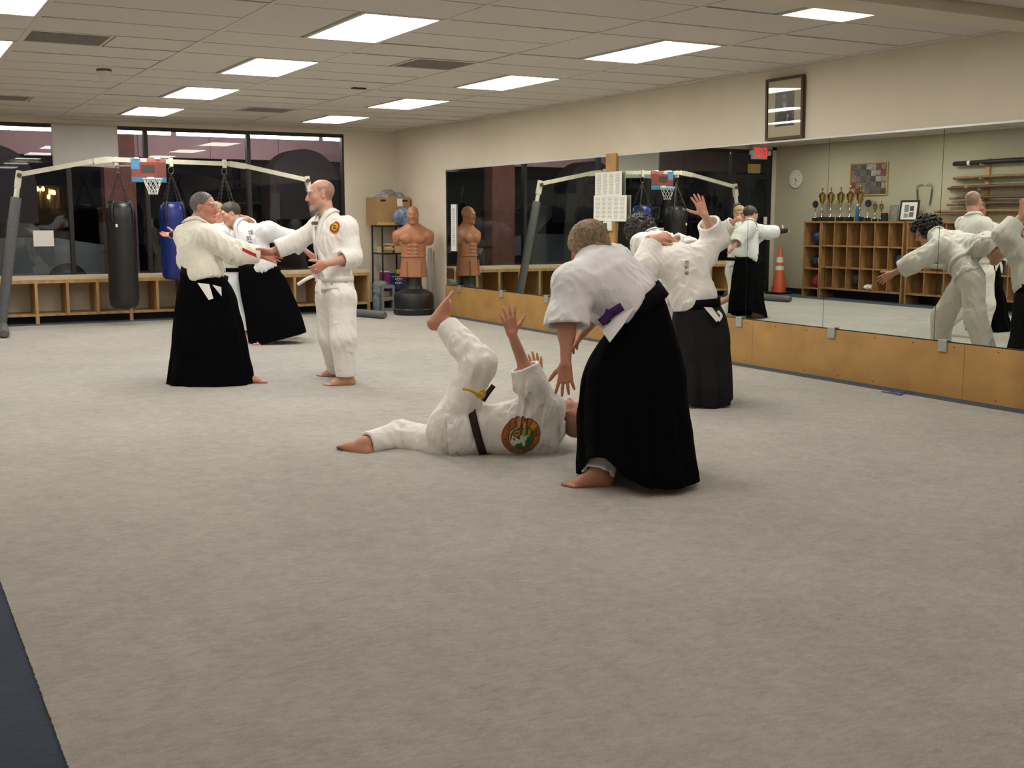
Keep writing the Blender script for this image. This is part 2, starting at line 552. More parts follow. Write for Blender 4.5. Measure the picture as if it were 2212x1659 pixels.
# ------------------------------------------------------------------ windows and door
edges = [-1.76, .14, 1.18, 2.65, WX1]
ZW0, ZW1 = .575, 2.66
for k in range(4):
    x0, x1 = edges[k], edges[k + 1]
    w = empty('window_%d' % (k + 1), ((x0 + x1) / 2, YB + .05, ZW0), 0,
              'dark night window pane, %s' % ['nearest the exit door', 'behind the long black punching bag', 'behind the basketball hoop', 'next to the far corner'][k], None, None, None, 'structure')
    h = ZW1 - ZW0; hw = (x1 - x0) / 2
    f = MB()
    f.lohi((-hw, -.05, 0), (-hw + .028, .05, h)); f.lohi((hw - .028, -.05, 0), (hw, .05, h))
    f.lohi((-hw + .028, -.05, 0), (hw - .028, .05, .04)); f.lohi((-hw + .028, -.05, h - .05), (hw - .028, .05, h))
    f.build('window_frame', M_alu, w)
    MB().lohi((-hw + .03, -.004, .04), (hw - .03, .004, h - .05)).build('pane', M_glass, w)
d = empty('door_1', (-2.23, YB + .05, 0), 0, 'dark glazed exit door beside the windows, seen in the mirror', None, None, None, 'structure')
f = MB()
f.lohi((-.47, -.05, 0), (-.40, .05, 2.66)); f.lohi((.40, -.05, 0), (.47, .05, 2.66))
f.lohi((-.40, -.05, 2.12), (.40, .05, 2.20)); f.lohi((-.40, -.05, 2.60), (.40, .05, 2.66)); f.lohi((-.40, -.05, 0), (.40, .05, .22))
f.build('door_frame', M_alu, d)
MB().lohi((-.40, -.004, .22), (.40, .004, 2.12)).build('pane', M_glass, d)
MB().lohi((-.40, -.004, 2.20), (.40, .004, 2.60)).build('transom_pane', M_glass, d)
MB().tube([(-.36, -.09, 1.02), (.36, -.09, 1.02)], .018).build('push_bar', M_metal, d)
MB().lohi((-.36, -.08, 1.28), (-.30, -.05, 1.42)).build('door_notice', M_paper, d)

# ------------------------------------------------------------------ kick board and mirrors on the right wall
kb = empty('trim_2', (XM, 0, 0), 0, 'varnished plywood kick board under the mirrors', None, None, None, 'structure')
boards_ = []
for y1, y0 in ((7.86, 6.01), (6.01, 3.57), (3.57, 1.13), (1.13, -1.31), (-1.31, -3.75)):
    pl = MB().lohi((-.016, y0 + .0015, 0), (.008, y1 - .0015, .425), bevel=.001).build('plywood_board', M_ply, kb)
    boards_.append((y0, y1, pl))
scr = mat('screw_head', (.10, .07, .03), .4, metal=.5)
for q in range(28):
    for zz in (.03, .395):
        yq = 7.7 - q * .405
        if random.random() < .75:
            own = [p_ for a_, b_, p_ in boards_ if a_ <= yq <= b_]
            if not own: continue
            MB().lathe([(.006, 0), (.006, .002)], n=8).build('screw', scr, own[0]).matrix_local = Matrix.Translation((-.016, yq, zz)) @ Matrix.Rotation(-math.pi / 2, 4, 'Y')
panels = [(7.855, 6.709), (6.709, 4.914), (4.914, 3.68), (3.48, 2.298), (2.298, 1.262), (1.262, .227), (.227, -.997), (-.997, -2.22), (-2.22, -3.44)]
names = ['nearest the training dummy', 'second from the training dummy', 'left of the wooden post', 'right of the wooden post', 'behind the raised hand', 'below the framed portrait', 'showing the trophies', 'at the right edge of the picture', 'beyond the right edge']
for k, (y1, y0) in enumerate(panels):
    m = empty('wall_mirror', (XM, (y0 + y1) / 2, .43), 0, 'tall frameless mirror panel ' + names[k], 'mirror', 'mirror panels along the wall')
    hw = (y1 - y0) / 2
    MB().lohi((0, -hw + .0025, 0), (.006, hw - .0025, 1.645)).build('mirror_glass', M_mirror, m)
    MB().lohi((-.004, -hw, 1.640), (.007, hw, 1.656)).build('top_channel', M_metal, m)
    MB().lohi((-.006, -hw, -.006), (.007, hw, .004)).build('bottom_channel', M_alu, m)
    MB().lohi((.0045, hw - .003, 0), (.0075, hw + .003, 1.64)).build('seam_gap', M_black, m)
for k, y in enumerate((7.40, 6.143, 4.976, 1.327, .095, -1.104)):
    c = MB().lohi((-.024, -.042, -.075), (-.012, .042, .02), bevel=.004).build('mirror_clip', M_clip, None, loc=(XM - .005, y, .425))
    tag(c, ['grey metal mirror clip nearest the training dummy', 'second grey mirror clip from the training dummy', 'grey mirror clip just left of the bending person',
            'grey mirror clip right of the dark hakama', 'grey mirror clip under the portrait side panel', 'rightmost grey mirror clip on the kick board'][k], 'clip', 'grey mirror clips')
post = MB().lohi((XM - .02, 3.48, .43), (XM + .006, 3.68, 2.10), bevel=.002).build('trim_3', M_ply)
tag(post, 'vertical plywood strip between two mirror panels', None, None, 'structure')

# ------------------------------------------------------------------ outside, beyond the windows (night)
M_asph = mat('asphalt', (.02, .02, .021), .9, noise=(30, .2, 4))
M_pink = mat('pink_stucco', (.62, .44, .43), .85, noise=(3, .08, 3))
gd = MB().lohi((-14, YB + .16, -.14), (34, 60, -.04)).build('ground', M_asph)
tag(gd, 'dark pavement outside the windows', None, None, 'structure')
cs = MB().lohi((-8, YB + .15, 2.98), (16, 13.3, 3.08)).build('canopy_soffit', M_pink)
tag(cs, 'pinkish walkway canopy outside the windows', None, None, 'structure')
wo = empty('canopy_fascia', (0, 13.1, 2.42), 0, 'pinkish panelled fascia under the outdoor canopy', None, None, None, 'structure')
for q in range(19):
    MB().lohi((-8 + q * 1.22 + .004, 0, 0), (-8 + (q + 1) * 1.22 - .004, .12, .66), bevel=.004).build('panel', M_pink, wo)
M_brick = mat('brick_pier', (.22, .10, .075), .85, noise=(8, .15, 3))
for q, xq in enumerate((1.13, 6.6)):
    o = MB().lohi((xq, 12.75, -.04), (xq + .50, 13.09, 2.98)).build('outdoor_pier', M_brick)
    tag(o, ['reddish pier outside behind the black punching bag', 'reddish pier outside beyond the far corner'][q], 'pillar', 'reddish piers outside')
M_tube = mat('outdoor_tube', (.9, .9, .9), .5, emit=((1.0, .90, .97), 14.0))
def lx(px, y, Y=11.2):
    dd = ray(px, y); return (CAM + dd * (Y - CAM[1]) / dd[1])
tubes = [(-90, 18, 271), (18, 128, 277), (235, 312, 284), (318, 369, 287), (381, 533, 290), (541, 688, 296), (698, 790, 301)]
for k, (a, b, y) in enumerate(tubes):
    A = lx(a, y); B = lx(b, y)
    r = empty('outdoor_fluorescent', (A[0], 11.2, 2.71), 0, ['outdoor fluorescent tube at the far left of the windows', 'outdoor fluorescent tube left of the taped window shade', 'outdoor fluorescent tube just right of the shade',
              'short outdoor fluorescent tube left of the pane divider', 'outdoor fluorescent tube above the basketball hoop', 'outdoor fluorescent tube above the bald man in white', 'outdoor fluorescent tube at the right window edge'][k], 'outdoor light', 'outdoor fluorescent tubes')
    L_ = B[0] - A[0]
    MB().tube([(.01, 0, 0), (L_ - .01, 0, 0)], .048, n=12).build('tube', M_tube, r, smooth=True)
    MB().lohi((0, -.06, .055), (L_, .06, .10)).build('batten', M_pink, r)
    for q_ in (.2, .8): MB().bar((L_ * q_, 0, .10), (L_ * q_, 0, .28), .02).build('hanger', M_alu, r)
M_awn = mat('dark_awning', (.02, .02, .024), .7)
for k, px_ in enumerate((-20, 645)):
    c = lx(px_, 400, 12.9)
    R_ = .64
    n = 28
    arc = [(c[0] + R_ * math.cos(math.pi * q / n), c[2] - .02 + R_ * math.sin(math.pi * q / n)) for q in range(n + 1)] + [(c[0] - R_, c[2] - .6), (c[0] + R_, c[2] - .6)]
    o = MB().prism(arc, 'y', 12.55, 13.10).build('round_awning', M_awn)
    tag(o, ['dark round-topped awning outside at the left', 'dark round-topped awning outside right of the punching bags'][k], 'awning', 'dark awnings outside')

# parked cars and a lit shop front in the dark
def car(x, y, rz, paint, label):
    r = empty('parked_car', (x, y, -.04), rz, label, 'car', 'cars parked outside')
    prof = [(-2.2, .35), (-2.25, .75), (-2.1, 1.0), (-1.75, 1.08), (-1.25, 1.60), (-.3, 1.70), (.55, 1.64), (1.15, 1.12), (2.0, .98), (2.25, .75), (2.25, .35)]
    MB().prism([(a, b) for a, b in prof], 'y', -.85, .85).build('car_body', paint, r)
    gl = mat('car_glass', (.01, .012, .014), .05, spec=.8)
    for s in (-1, 1):
        MB().prism([(-1.15, 1.10), (-.85, 1.52), (-.25, 1.58), (-.25, 1.10)], 'y', s * .852, s * .858).build('side_window', gl, r)
        MB().prism([(-.18, 1.10), (-.18, 1.58), (.50, 1.52), (.95, 1.12)], 'y', s * .852, s * .858).build('side_window', gl, r)
        MB().lohi((-.62, s * .86 - .012, .92), (-.44, s * .86 + .012, .96)).build('door_handle', M_metal, r)
        MB().tube([(-1.3, s * .7, 1.70), (.5, s * .7, 1.74)], .018).build('roof_rail', M_metal, r)
        for xx in (-1.4, 1.4):
            wv = MB().lathe([(.20, -.11), (.34, -.10), (.35, 0), (.34, .10), (.20, .11)], n=24).build('wheel', M_black, r, smooth=True)
            wv.rotation_euler = (math.pi / 2, 0, 0); wv.location = (xx, s * .78, .34)
        MB().lohi((2.20, s * .62 - .16, .70), (2.27, s * .62 + .16, .84), bevel=.02).build('headlight', M_white, r)
    return r
car(-.75, 14.5, -.06, mat('silver_paint', (.35, .40, .44), .25, metal=.5), 'silver car parked outside, seen in the mirror')
car(4.6, 15.0, .05, mat('dark_paint', (.015, .016, .02), .2, metal=.2), 'dark car parked outside beyond the hoop windows')
M_warm = mat('warm_shop_lamp', (1, .7, .3), .5, emit=((1.0, .62, .18), 7.0))
M_warm2 = mat('warm_shop_wall', (.30, .19, .10), .8)
sf = empty('shop_front', (0, 30, 0), 0, 'distant warm lit shop front seen through the left window', 'building')
c0 = lx(62, 450, 30); c1 = lx(150, 405, 30)
MB().lohi((c0[0], .2, c0[2]), (c1[0], .3, c1[2])).build('lit_interior', M_warm2, sf)
MB().lohi((c0[0] - 1.5, .1, -.05), (c1[0] + 1.5, .3, c0[2])).build('lower_wall', M_awn, sf)
MB().lohi((c0[0], .0, c1[2] - .03), (c1[0], .25, c1[2] + .06)).build('lintel', M_awn, sf)
for q in range(7):
    xx = c0[0] + (c1[0] - c0[0]) * (.30 + .11 * q)
    MB().lohi((xx - .03, .08, c0[2]), (xx + .03, .14, c1[2])).build('mullion', M_awn if q % 2 else M_metal, sf)
for px_, py_ in ((104, 425), (111, 415), (116, 416), (80, 408), (92, 408)):
    a = lx(px_, py_, 30)
    MB().lathe([(.015, .07), (.04, .03), (.045, -.04), (.02, -.07)], n=12).build('pendant_lamp', M_warm, sf, smooth=True, loc=(a[0], -.1, a[2]))

# ================================================================== implicit-surface modelling for figures and cloth
class SDF:
    def __init__(s):
        s.p = []
        s.disp = None
    def cone(s, a, b, ra, rb=None, k=.03, n=None, f=1., op='u'):
        s.p.append(('c', np.asarray(a, float), np.asarray(b, float), ra, ra if rb is None else rb, k, None if n is None else nrm(n), f, op)); return s
    def ell(s, c, rad, R=None, k=.03, op='u'):
        s.p.append(('e', np.asarray(c, float), np.eye(3) if R is None else np.asarray(R, float), np.asarray(rad, float), k, op)); return s
    def half(s, c, n):
        """keep only the side of the plane that n points away from"""
        s.p.append(('h', np.asarray(c, float), nrm(n), .012, 'i')); return s
    def cyl(s, a, b, r, k=.006, op='s', n=None, f=1.):
        s.p.append(('y', np.asarray(a, float), np.asarray(b, float), r, None if n is None else nrm(n), f, k, op)); return s
    def add(s, other, k=.03, op='u'):
        s.p.append(('x', other, k, op)); return s
    @staticmethod
    def _k(q):
        return {'c': 5, 'e': 4, 'h': 3, 'y': 6, 'x': 2}[q[0]]
    def chain(s, pts, rads, k=.03, n=None, f=1., op='u'):
        for i in range(len(pts) - 1):
            s.cone(pts[i], pts[i + 1], rads[i], rads[i + 1], k, n, f, op)
        return s
    @staticmethod
    def _d(q, P):
        if q[0] == 'x':
            return q[1].at(P)
        if q[0] == 'y':
            _, a, b, r, n, f, k, op = q
            m = ((a + b) / 2).astype(np.float32); L = np.linalg.norm(b - a); u = ((b - a) / L).astype(np.float32)
            pa = P - m; t = pa @ u; w = pa - t[..., None] * u
            if n is not None and f != 1:
                w = w + ((w @ n.astype(np.float32)) * (f - 1))[..., None] * n.astype(np.float32)
            return np.maximum(np.sqrt((w * w).sum(-1)) - r, np.abs(t) - L / 2)
        if q[0] == 'h':
            return (P - q[1].astype(np.float32)) @ q[2].astype(np.float32)
        if q[0] == 'c':
            _, a, b, ra, rb, k, n, f, op = q
            ba = b - a
            L = float(ba @ ba) + 1e-9
            pa = P - a.astype(np.float32)
            t = np.clip((pa @ ba.astype(np.float32)) / L, 0, 1)
            w = pa - t[..., None] * ba.astype(np.float32)
            if n is not None and f != 1:
                w = w + ((w @ n.astype(np.float32)) * (f - 1))[..., None] * n.astype(np.float32)
            return np.sqrt((w * w).sum(-1)) - (ra + (rb - ra) * t)
        _, c, R, rad, k, op = q
        l = (P - c.astype(np.float32)) @ R.astype(np.float32)
        l1 = l / rad.astype(np.float32)
        k0 = np.sqrt((l1 * l1).sum(-1)); l2 = l1 / rad.astype(np.float32)
        k1 = np.sqrt((l2 * l2).sum(-1)) + 1e-6
        return k0 * (k0 - 1) / k1
    @staticmethod
    def _box(q, m):
        if q[0] == 'x':
            B = [SDF._box(e, m + .02) for e in q[1].p if e[-1] == 'u']
            return np.min([b[0] for b in B], 0), np.max([b[1] for b in B], 0)
        if q[0] == 'y':
            r = q[3] + m
            return np.minimum(q[1], q[2]) - r, np.maximum(q[1], q[2]) + r
        if q[0] == 'c':
            r = max(q[3], q[4]) + m
            return np.minimum(q[1], q[2]) - r, np.maximum(q[1], q[2]) + r
        r = q[3].max() + m
        return q[1] - r, q[1] + r
    @staticmethod
    def _comb(F, d, k, op):
        if op == 'u':
            h = np.maximum(k - np.abs(F - d), 0) / k
            return np.minimum(F, d) - h * h * k * .25
        if op == 'i':
            h = np.maximum(k - np.abs(F - d), 0) / k
            return np.maximum(F, d) + h * h * k * .25
        h = np.maximum(k - np.abs(F + d), 0) / k
        return np.maximum(F, -d) + h * h * k * .25
    def at(s, P):
        P = np.asarray(P, np.float32)
        F = np.full(P.shape[:-1], 1.0, np.float32)
        for q in s.p:
            k = q[s._k(q)]
            F = s._comb(F, s._d(q, P), k, q[-1])
        if s.disp is not None:
            F = F + s.disp(P).astype(np.float32)
        return F
    def mesh(s, h, disp=None, lo=None, hi=None):
        B = [s._box(q, h * 3) for q in s.p if q[-1] == 'u']
        l = np.min([b[0] for b in B], 0) if lo is None else np.asarray(lo, float)
        u = np.max([b[1] for b in B], 0) if hi is None else np.asarray(hi, float)
        n = np.ceil((u - l) / h).astype(int) + 1
        ax = [(l[i] + h * np.arange(n[i])).astype(np.float32) for i in range(3)]
        F = np.full(n, 1.0, np.float32)
        for q in s.p:
            if q[0] == 'h':
                g = sum(((ax[i] - q[1][i]) * q[2][i]).reshape([-1 if j == i else 1 for j in range(3)]) for i in range(3)).astype(np.float32)
                F = s._comb(F, g, q[3], 'i')
                continue
            k = q[s._k(q)]
            a, b = s._box(q, k + 3 * h + .012)
            i0 = np.clip(np.floor((a - l) / h).astype(int), 0, n); i1 = np.clip(np.ceil((b - l) / h).astype(int) + 1, 0, n)
            if (i1 <= i0).any(): continue
            sl = tuple(slice(i0[j], i1[j]) for j in range(3))
            P = np.stack(np.meshgrid(ax[0][sl[0]], ax[1][sl[1]], ax[2][sl[2]], indexing='ij'), -1)
            F[sl] = s._comb(F[sl], s._d(q, P), k, q[-1])
        s.disp = disp
        if disp is not None:
            idx = np.nonzero(np.abs(F) < .03)
            P = np.stack([ax[j][idx[j]] for j in range(3)], -1)
            F[idx] += disp(P).astype(np.float32)
        if lo is not None or hi is not None:   # close cut sides
            for j in range(3):
                w = [slice(None)] * 3
                for e in (0, -1):
                    w[j] = e; F[tuple(w)] = np.maximum(F[tuple(w)], h * .5)
        return surface_nets(F, l, h)

def surface_nets(F, origin, h):
    ins = F < 0
    c = np.zeros(np.array(F.shape) - 1, np.int8)
    for dx in (0, 1):
        for dy in (0, 1):
            for dz in (0, 1):
                c += ins[dx:F.shape[0] - 1 + dx, dy:F.shape[1] - 1 + dy, dz:F.shape[2] - 1 + dz]
    cells = np.nonzero((c > 0) & (c < 8))
    N = len(cells[0])
    ids = np.full(c.shape, -1, np.int32); ids[cells] = np.arange(N)
    ci = np.stack(cells, -1)
    acc = np.zeros((N, 3)); cnt = np.zeros(N)
    corner = [(x, y, z) for x in (0, 1) for y in (0, 1) for z in (0, 1)]
    val = {q: F[cells[0] + q[0], cells[1] + q[1], cells[2] + q[2]] for q in corner}
    for a in corner:
        for j in range(3):
            if a[j] == 1: continue
            b = list(a); b[j] = 1; b = tuple(b)
            va, vb = val[a], val[b]
            m = (va < 0) != (vb < 0)
            t = np.where(m, va / np.where(m, va - vb, 1), 0)
            pt = np.array(a, float)[None, :] + t[:, None] * (np.array(b) - np.array(a))[None, :]
            acc[m] += pt[m]; cnt[m] += 1
    v = origin + h * (ci + acc / np.maximum(cnt, 1)[:, None])
    quads = []
    for j in range(3):
        o1, o2 = (j + 1) % 3, (j + 2) % 3
        A = [slice(None)] * 3; Bs = [slice(None)] * 3
        A[j] = slice(0, -1); Bs[j] = slice(1, None)
        s1 = ins[tuple(A)]; s2 = ins[tuple(Bs)]
        e = np.stack(np.nonzero(s1 != s2), -1)
        ok = (e[:, o1] > 0) & (e[:, o2] > 0) & (e[:, o1] < c.shape[o1]) & (e[:, o2] < c.shape[o2])
        e = e[ok]
        flip = s1[tuple(e.T)]
        def cell(d1, d2):
            q = e.copy(); q[:, o1] -= d1; q[:, o2] -= d2
            return ids[tuple(q.T)]
        Q = np.stack([cell(1, 1), cell(0, 1), cell(0, 0), cell(1, 0)], -1)
        Q[~flip] = Q[~flip][:, ::-1]
        quads.append(Q)
    return v, np.concatenate(quads)

def join_meshes(lst):
    vs, fs, off = [], [], 0
    for v, f in lst:
        vs.append(v); fs.append(f + off); off += len(v)
    return np.concatenate(vs), np.concatenate(fs)

def mesh_obj(name, v, f, material, parent=None, col=None, smooth=True):
    me = bpy.data.meshes.new(name)
    me.vertices.add(len(v)); me.vertices.foreach_set('co', np.asarray(v, np.float32).ravel())
    k = f.shape[1]
    me.loops.add(f.size); me.loops.foreach_set('vertex_index', f.ravel().astype(np.int32))
    me.polygons.add(len(f)); me.polygons.foreach_set('loop_start', np.arange(0, f.size, k, dtype=np.int32))
    me.update(calc_edges=True)
    if smooth: me.polygons.foreach_set('use_smooth', np.ones(len(f), bool))
    if col is not None:
        ca = me.color_attributes.new('col', 'FLOAT_COLOR', 'POINT')
        c4 = np.ones((len(v), 4), np.float32); c4[:, :3] = col
        ca.data.foreach_set('color', c4.ravel())
    me.materials.append(material)
    o = bpy.data.objects.new(name, me)
    return link(o, parent)

# cheap smooth pseudo-noise from warped sines
def make_noise(seed, scale, n=5):
    r = np.random.default_rng(seed)
    K = r.normal(size=(n, 3)); K /= np.linalg.norm(K, axis=1)[:, None]
    K *= (2 * math.pi / scale) * r.uniform(.7, 1.5, size=(n, 1))
    Mw = r.normal(size=(n, 3)) * (2 * math.pi / scale) * .5
    ph = r.uniform(0, 6.28, size=(n, 2))
    def f(P):
        t = 0
        for i in range(n):
            t = t + np.sin(P @ K[i] + ph[i, 0] + 1.4 * np.sin(P @ Mw[i] + ph[i, 1]))
        return t / n
    return f

def folds(seed, amp=.006, scale=.11):
    a = make_noise(seed, scale * .95, 3); b = make_noise(seed + 1, scale * .45, 4); c = make_noise(seed + 2, scale * 3, 3)
    def f(P):
        Q = P * np.array([1, 1, .42]) + np.array([0, 0, .35]) * (P[..., :1] + P[..., 1:2])   # drawn out along the fall of the cloth
        r = 1 - 2.4 * np.abs(a(Q))              # ridges
        g = 1 - 2.4 * np.abs(b(Q))
        return -amp * (r * (.7 + .9 * c(P)) + .35 * c(P) + .24 * g)
    return f

# ------------------------------------------------------------------ anatomy
def frame_of(fwd, up):
    y = nrm(fwd); z = np.asarray(up, float); z = nrm(z - y * (z @ y)); x = np.cross(y, z)
    return np.stack([x, y, z], 1)      # columns: right, forward, up

def head_sdf(c, fwd, up, sc=1., neck=None, jaw=1., nose=1.):
    R = frame_of(fwd, up)
    W = lambda x, y, z: c + R @ (np.array([x, y, z]) * sc)
    s = SDF()
    s.ell(W(0, -.016, .036), np.array([.077, .099, .087]) * sc, R, .02)
    s.ell(W(0, .026, -.016), np.array([.067, .073, .093]) * sc, R, .03)
    for e in (-1, 1):
        s.cone(W(e * .050, .004, -.062), W(e * .018, .070, -.096), .026 * jaw * sc, .022 * sc, .03)
        s.cone(W(e * .048, .058, -.016), W(e * .036, .066, -.034), .024 * sc, .022 * sc, .025)
        s.cone(W(e * .046, .080, .034), W(e * .012, .090, .030), .011 * sc, .011 * sc, .015)
    s.cone(W(-.012, .077, -.102), W(.012, .077, -.102), .021 * sc, .021 * sc, .02)
    for e in (-1, 1):
        s.ell(W(e * .032, .106, .012), np.array([.019, .017, .012]) * sc, R, .012, 's')
        s.ell(W(e * .032, .080, .011), np.array([.015, .013, .012]) * sc, R, .006)
    s.cone(W(0, .094, .020), W(0, .112 + .006 * nose, -.024), .008 * sc, .0125 * sc, .012)
    for e in (-1, 1):
        s.cone(W(e * .011, .103, -.029), W(e * .011, .098, -.030), .0095 * sc, .009 * sc, .008)
    s.cone(W(-.020, .090, -.055), W(.020, .090, -.055), .008 * sc, .008 * sc, .008)
    s.cone(W(-.017, .089, -.068), W(.017, .089, -.068), .009 * sc, .009 * sc, .008)
    s.ell(W(0, .104, -.0615), np.array([.026, .006, .0022]) * sc, R, .004, 's')
    for e in (-1, 1):
        Re = R @ np.array([[math.cos(.35 * e), math.sin(.35 * e), 0], [-math.sin(.35 * e), math.cos(.35 * e), 0], [0, 0, 1]])
        s.ell(W(e * .076, -.008, -.002), np.array([.0085, .017, .029]) * sc, Re, .010)
        s.ell(W(e * .086, -.002, .002), np.array([.005, .009, .016]) * sc, Re, .006, 's')
    if neck is not None:
        s.cone(neck, W(0, -.022, -.045), .062 * sc, .056 * sc, .03)
    return s, R, W

def hand_sdf(w, d, n, right, curl=(.25, .3, .35, .4), spread=.10, thumb=.6, sc=1., fore=None, knuckle=.25):
    """w wrist point, d finger direction, n palm normal"""
    d = nrm(d); n = np.asarray(n, float); n = nrm(n - d * (n @ d))
    t = np.cross(d, n) * (1 if right else -1)
    s = SDF()
    if fore is not None:
        s.cone(w - nrm(w - fore) * .09, w, .0322, .0268, .02)
    kn = [w + (d * a + t * b) * sc for a, b in ((.088, .031), (.092, .0105), (.086, -.0105), (.077, -.030))]
    for q in kn:
        s.cone(w + d * .012 * sc + (q - w - d * ((q - w) @ d)) * .55, q, .015 * sc, .012 * sc, .016, n, 1.05)
    s.ell(w + (d * .035 + t * .022 + n * .010) * sc, np.array([.020, .034, .016]) * sc, np.stack([t, d, n], 1), .015)
    L = (.072, .080, .074, .058)
    for i, q in enumerate(kn):
        a = (1.5 - i) * spread
        dir_ = nrm(d + t * a)
        p = q
        ang = 0
        for j, fr in enumerate((.46, .30, .24)):
            ang += curl[i] * (knuckle * 2 if j == 0 else 1.0)
            dd = dir_ * math.cos(ang) + n * math.sin(ang)
            e = p + dd * L[i] * fr * sc
            s.cone(p, e, (.0094 - .001 * j) * sc, (.0087 - .001 * j) * sc, .005)
            p = e
    p = w + (d * .022 + t * .026 + n * .006) * sc
    td = nrm(d * (1 - .45 * thumb) + t * thumb + n * .35)
    for j, l in enumerate((.044, .034, .027)):
        td2 = nrm(td + d * .22 * j)
        e = p + td2 * l * sc
        s.cone(p, e, (.0125 - .0015 * j) * sc, (.0112 - .0016 * j) * sc, .008)
        p = e
    return s

def foot_sdf(a, fd, up, sc=1., shin=None):
    fd = nrm(fd); up = np.asarray(up, float); up = nrm(up - fd * (up @ fd)); sd = np.cross(fd, up)
    s = SDF()
    W = lambda x, y, z: a + (sd * x + fd * y + up * z) * sc      # ankle is .075 above the sole
    if shin is not None:
        s.cone(a + nrm(shin - a) * .16, a + up * .01, .042 * sc, .036 * sc, .03)
    s.cone(W(0, -.045, -.042), W(0, -.02, -.03), .034 * sc, .036 * sc, .03)
    s.cone(W(0, -.01, .0), W(0, .08, -.038), .038 * sc, .030 * sc, .04)
    s.cone(W(0, -.03, -.045), W(.018, .120, -.053), .030 * sc, .022 * sc, .03)
    s.cone(W(0, -.03, -.045), W(-.022, .110, -.054), .030 * sc, .020 * sc, .03)
    for i, (x, l) in enumerate(((.034, .055), (.014, .058), (-.003, .052), (-.019, .044), (-.034, .034))):
        s.cone(W(x * .95, .125 - .006 * i, -.060), W(x * 1.05, .125 - .006 * i + l, -.064), (.012 if i == 0 else .0088) * sc, (.0105 if i == 0 else .0075) * sc, .008)
    return s

SKIN = mat('skin', (.8, .5, .4), .5, attr=True, noise=(45, .06, 3), sss=.12, bump=(120, .08, .002))
HAIRM = mat('hair', (.1, .07, .05), .55, attr=True, noise=(70, .25, 4), bump=(110, .35, .004))

def cloth_mat(name, col, rough=.85, wv=420, fold=.26, sheen=.1, spec=.2):
    m = bpy.data.materials.new(name); m.use_nodes = True
    N, L = m.node_tree.nodes, m.node_tree.links
    b = N['Principled BSDF']
    b.inputs['Base Color'].default_value = (*col, 1); b.inputs['Roughness'].default_value = rough
    b.inputs['Specular IOR Level'].default_value = spec
    b.inputs['Sheen Weight'].default_value = sheen
    tc = N.new('ShaderNodeTexCoord')
    n1 = N.new('ShaderNodeTexNoise'); n1.inputs['Scale'].default_value = 9; n1.inputs['Detail'].default_value = 2.5
    n1.inputs['Distortion'].default_value = 1.2
    n2 = N.new('ShaderNodeTexNoise'); n2.inputs['Scale'].default_value = wv; n2.inputs['Detail'].default_value = 2
    for n in (n1, n2): L.new(tc.outputs['Object'], n.inputs['Vector'])
    b1 = N.new('ShaderNodeBump'); b1.inputs['Strength'].default_value = fold; b1.inputs['Distance'].default_value = .03
    b2 = N.new('ShaderNodeBump'); b2.inputs['Strength'].default_value = .25; b2.inputs['Distance'].default_value = .002
    L.new(n1.outputs['Fac'], b1.inputs['Height']); L.new(n2.outputs['Fac'], b2.inputs['Height'])
    L.new(b1.outputs['Normal'], b2.inputs['Normal']); L.new(b2.outputs['Normal'], b.inputs['Normal'])
    return m

GI = cloth_mat('white_cotton', (.80, .78, .75))
GI_CREAM = cloth_mat('cream_cotton', (.82, .79, .70))
GI_COOL = cloth_mat('cool_white_cotton', (.78, .79, .81))
HAK = cloth_mat('black_hakama_cloth', (.0028, .0029, .0034), .95, fold=.25, sheen=0, spec=.03)
HAK_GREY = cloth_mat('washed_black_cloth', (.014, .0145, .015), .9, fold=.45, sheen=0, spec=.08)
BELT_BLACK = cloth_mat('black_belt_cloth', (.005, .005, .0055), .8, fold=.05, sheen=0, spec=.06)
BELT_BROWN = cloth_mat('brown_belt_cloth', (.028, .016, .014), .7, fold=.05, sheen=.05)
PURPLE = cloth_mat('purple_belt_cloth', (.045, .012, .10), .7, fold=.05, sheen=.1)

def cast(sdf, o, d, far=.5, off=0.):
    """outermost surface hit from o + d*far towards o"""
    d = nrm(d)
    t = np.linspace(far, 0, 160)
    F = sdf.at(o + t[:, None] * d)
    i = int(np.argmax(F < 0)) if (F < 0).any() else len(t) - 1
    return o + d * (t[i] + off)

def snap(sdf, P, d, back=.25, off=.004):
    """move points along -d onto the surface, vectorised"""
    P = np.asarray(P, float); d = nrm(d)
    t = np.linspace(back, -back, 130)
    F = sdf.at(P[:, None, :] + t[None, :, None] * d)
    hit = F < 0
    i = np.where(hit.any(1), hit.argmax(1), 65)
    ii = np.clip(i, 1, None)
    fa = F[np.arange(len(P)), ii - 1]; fb = F[np.arange(len(P)), ii]
    w = np.clip(fa / (fa - fb + 1e-9), 0, 1)
    tt = t[ii - 1] + (t[ii] - t[ii - 1]) * w
    return P + (tt + off)[:, None] * d

